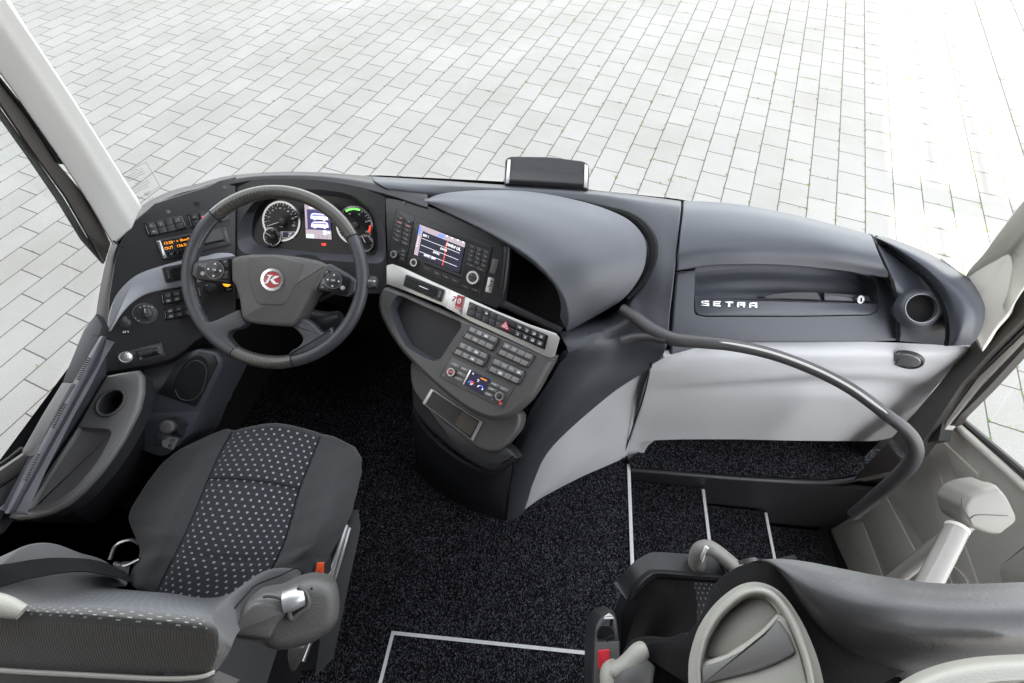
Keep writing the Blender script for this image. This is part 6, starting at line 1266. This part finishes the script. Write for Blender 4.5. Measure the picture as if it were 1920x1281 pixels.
# buckle stalk left of the guide seat
GB = thing('buckle_housing', 'tall black buckle housing with red release button and white arrow beside the guide seat', 'buckle', pz(1130, 1200, .5))
pg = Pl(pz(1120, 1200, .58), pz(1165, 1200, .58), pz(1135, 1270, .57))
m = MB(); m.pp(pg, M_(c7, [(66, 1000), (72, 760), (82, 670), (105, 628), (165, 608), (178, 640), (190, 740), (192, 1000)]), -.10, 0, .012, 0, r=.012); m.build('housing', M['key'], GB, sharp=60)
m = MB(); m.pp(pg, M_(c7, [(78, 1000), (82, 742), (186, 738), (188, 1000)]), -.002, .002, .002, 0); m.build('lower_cover', M['deck'], GB)
m = MB(); m.pp(pg, M_(c7, [(92, 690), (110, 665), (150, 668), (165, 700), (168, 732), (88, 734)]), -.003, .001, .003, 0, r=.008); m.build('finger_recess', M['gloss'], GB)
m = MB(); m.pp(pg, M_(c7, [(94, 778), (145, 772), (148, 862), (96, 858)]), .001, .006, .002, 0, r=.003); m.build('release_button', M['red'], GB)
m = MB(); m.pp(pg, M_(c7, [(141, 616), (160, 629), (121, 631)]), 0, .0012, 0, 0); m.pp(pg, M_(c7, [(120, 634), (160, 632), (161, 641), (121, 643)]), 0, .0012, 0, 0); m.build('arrow_mark', M['white'], GB)

# ================================================================ grass in the paving joints
dU = Vector((math.sin(PAV), math.cos(PAV), 0)); dV = Vector((math.cos(PAV), -math.sin(PAV), 0))
g = MB(); rg = random.Random(3)
def tuft(c, n, s):
    for _ in range(n):
        a = rg.uniform(0, 6.28); L_ = s*rg.uniform(.5, 1.2); p = c+Vector((rg.gauss(0, s*.5), rg.gauss(0, s*.5), 0)); d = Vector((math.cos(a), math.sin(a), 0))
        w = Vector((-d.y, d.x, 0))*s*.22; g.add([p-w, p+w, p+d*L_*.7+Vector((0, 0, L_*.7))], [(0, 1, 2)])
def vis(p):
    d = p-CAM; q = _R.transposed() @ d; return q.z < 0 and abs(q.x/q.z) < 1.2 and abs(q.y/q.z) < .85
cells = 0; PARITY = 0
for k in range(-40, 60):
    for j in range(-40, 60):
        base = dU*(JO[0]+j*PAV_L+(k % 2)*PAV_L/2+PARITY)+dV*(JO[1]+k*PAV_W); base.z = GZ
        if not vis(base) or base.length > 14: continue
        x = (_R.transposed() @ (base-CAM)); px_ = 960+FPX*x.x/-x.z; dens = .05 if px_ < 450 else (.75 if px_ > 900 else .3)
        cells += 1
        for s_ in range(3):
            if rg.random() < dens: tuft(base+dU*rg.uniform(0, PAV_L), rg.randint(4, 11), rg.uniform(.008, .017))
        if rg.random() < dens*.9: tuft(base+dV*rg.uniform(0, PAV_W), rg.randint(3, 9), rg.uniform(.008, .016))
        if rg.random() < dens*.25:
            for _ in range(6): tuft(base+dV*rg.uniform(.05, .2), 4, .010)
g.build('grass', M['grass'], label='small green grass tufts growing in the paving joints', cat='grass', kind='stuff')

wl = [(-1.12, -1.3), (-1.12, .2), (-1.10, .60), (-1.08, .80), (-.98, .95), (-.80, 1.05), (-.50, 1.09), (-.10, 1.10), (.35, 1.075), (.70, 1.01), (.92, .925), (1.04, .83), (1.10, .74)]
wz = [.66, .66, .64, .76] + [.79]*7 + [.74, .62]
lowp = [(x if i < 11 else x+.3, y if i < 10 else y-.12) for i, (x, y) in enumerate(wl)]
m = MB(); n_ = len(wl); m.add([Vector((x, y, z)) for (x, y), z in zip(wl, wz)]+[Vector((x, y, -.98)) for x, y in lowp], [(i, i+1, n_+i+1, n_+i) for i in range(n_-1)]); m.build('wall', M['gap'], label='black bulkhead and side wall below the windscreen', cat='wall', kind='structure')
m = MB(); m.box(1.362, 1.75, -1.2, .62, -.70, -.63); m.box(1.05, 1.62, .62, .70, -.95, .0); m.build('wall', M['gap'], label='black sill below the entrance door', cat='sill', kind='structure')
# ================================================================ bus roof over the cab and an added, unseen screen whose openings shape the sun stripes on the yard
m = MB(); m.box(-1.25, 1.25, -3.0, .55, 2.12, 2.16); m.build('ceiling', M['deck'], label='light ceiling of the bus above the cab', cat='ceiling', kind='structure')
m = MB(); m.box(-1.25, -1.21, -3.0, -.75, -.9, 2.12); m.box(1.30, 1.34, -3.0, -.75, -.9, 2.12); m.build('wall', M['deck'], label='side walls of the cabin behind the seats', cat='wall', kind='structure')
m = MB(); m.box(-1.25, 1.25, -3.04, -3.0, -.9, 2.12); m.build('wall', M['deck'], label='rear end of the cab interior', cat='wall', kind='structure')
def uvof(px, py): q = pz(px, py, GZ); return q.dot(dV), q.dot(dU)
s0 = -9.0; te = math.tan(SUN_EL)
hgt = lambda s_: GZ+(s_-s0)*te
ua = [uvof(*q) for q in ((1671, 324), (1749, 340), (1767, 342), (1862, 357), (1884, 360))]
us = [a[0] for a in ua]; sn = ua[0][1]; per = us[2]-us[0]; gapw = (us[2]-us[1])*1.75
m = MB(); U0, U1 = -45, us[0]+12*per
def wbox(u0, u1, h0, h1):
    a = dU*s0; vs = []
    for h in (h0, h1):
        for d_ in (0, -.05):
            for u in (u0, u1): p = a+dU*d_+dV*u; vs.append(Vector((p.x, p.y, h)))
    m.add(vs, [(0, 2, 3, 1), (4, 5, 7, 6), (0, 1, 5, 4), (2, 6, 7, 3), (0, 4, 6, 2), (1, 3, 7, 5)])
HB, HT = GZ, 15.0
r1a, r1b = hgt(sn), hgt(sn+7.2)
r2a, r2b = hgt(sn-1.7), hgt(sn-.42)
wbox(U0, us[0], HB, HT); wbox(us[0], U1, HB, r2a); wbox(us[0]-.0, U1, r2b, r1a); wbox(us[0], U1, r1b, HT)
for k in range(12):
    wbox(us[0]+k*per+per-gapw, us[0]+(k+1)*per, r1a, r1b); wbox(us[0]+k*per+per-gapw, us[0]+(k+1)*per, r2a, r2b)
m.build('shade_screen', M['wall'], label='added unseen screen behind the bus, its openings shaped to cast sun stripes', cat='shade_screen')
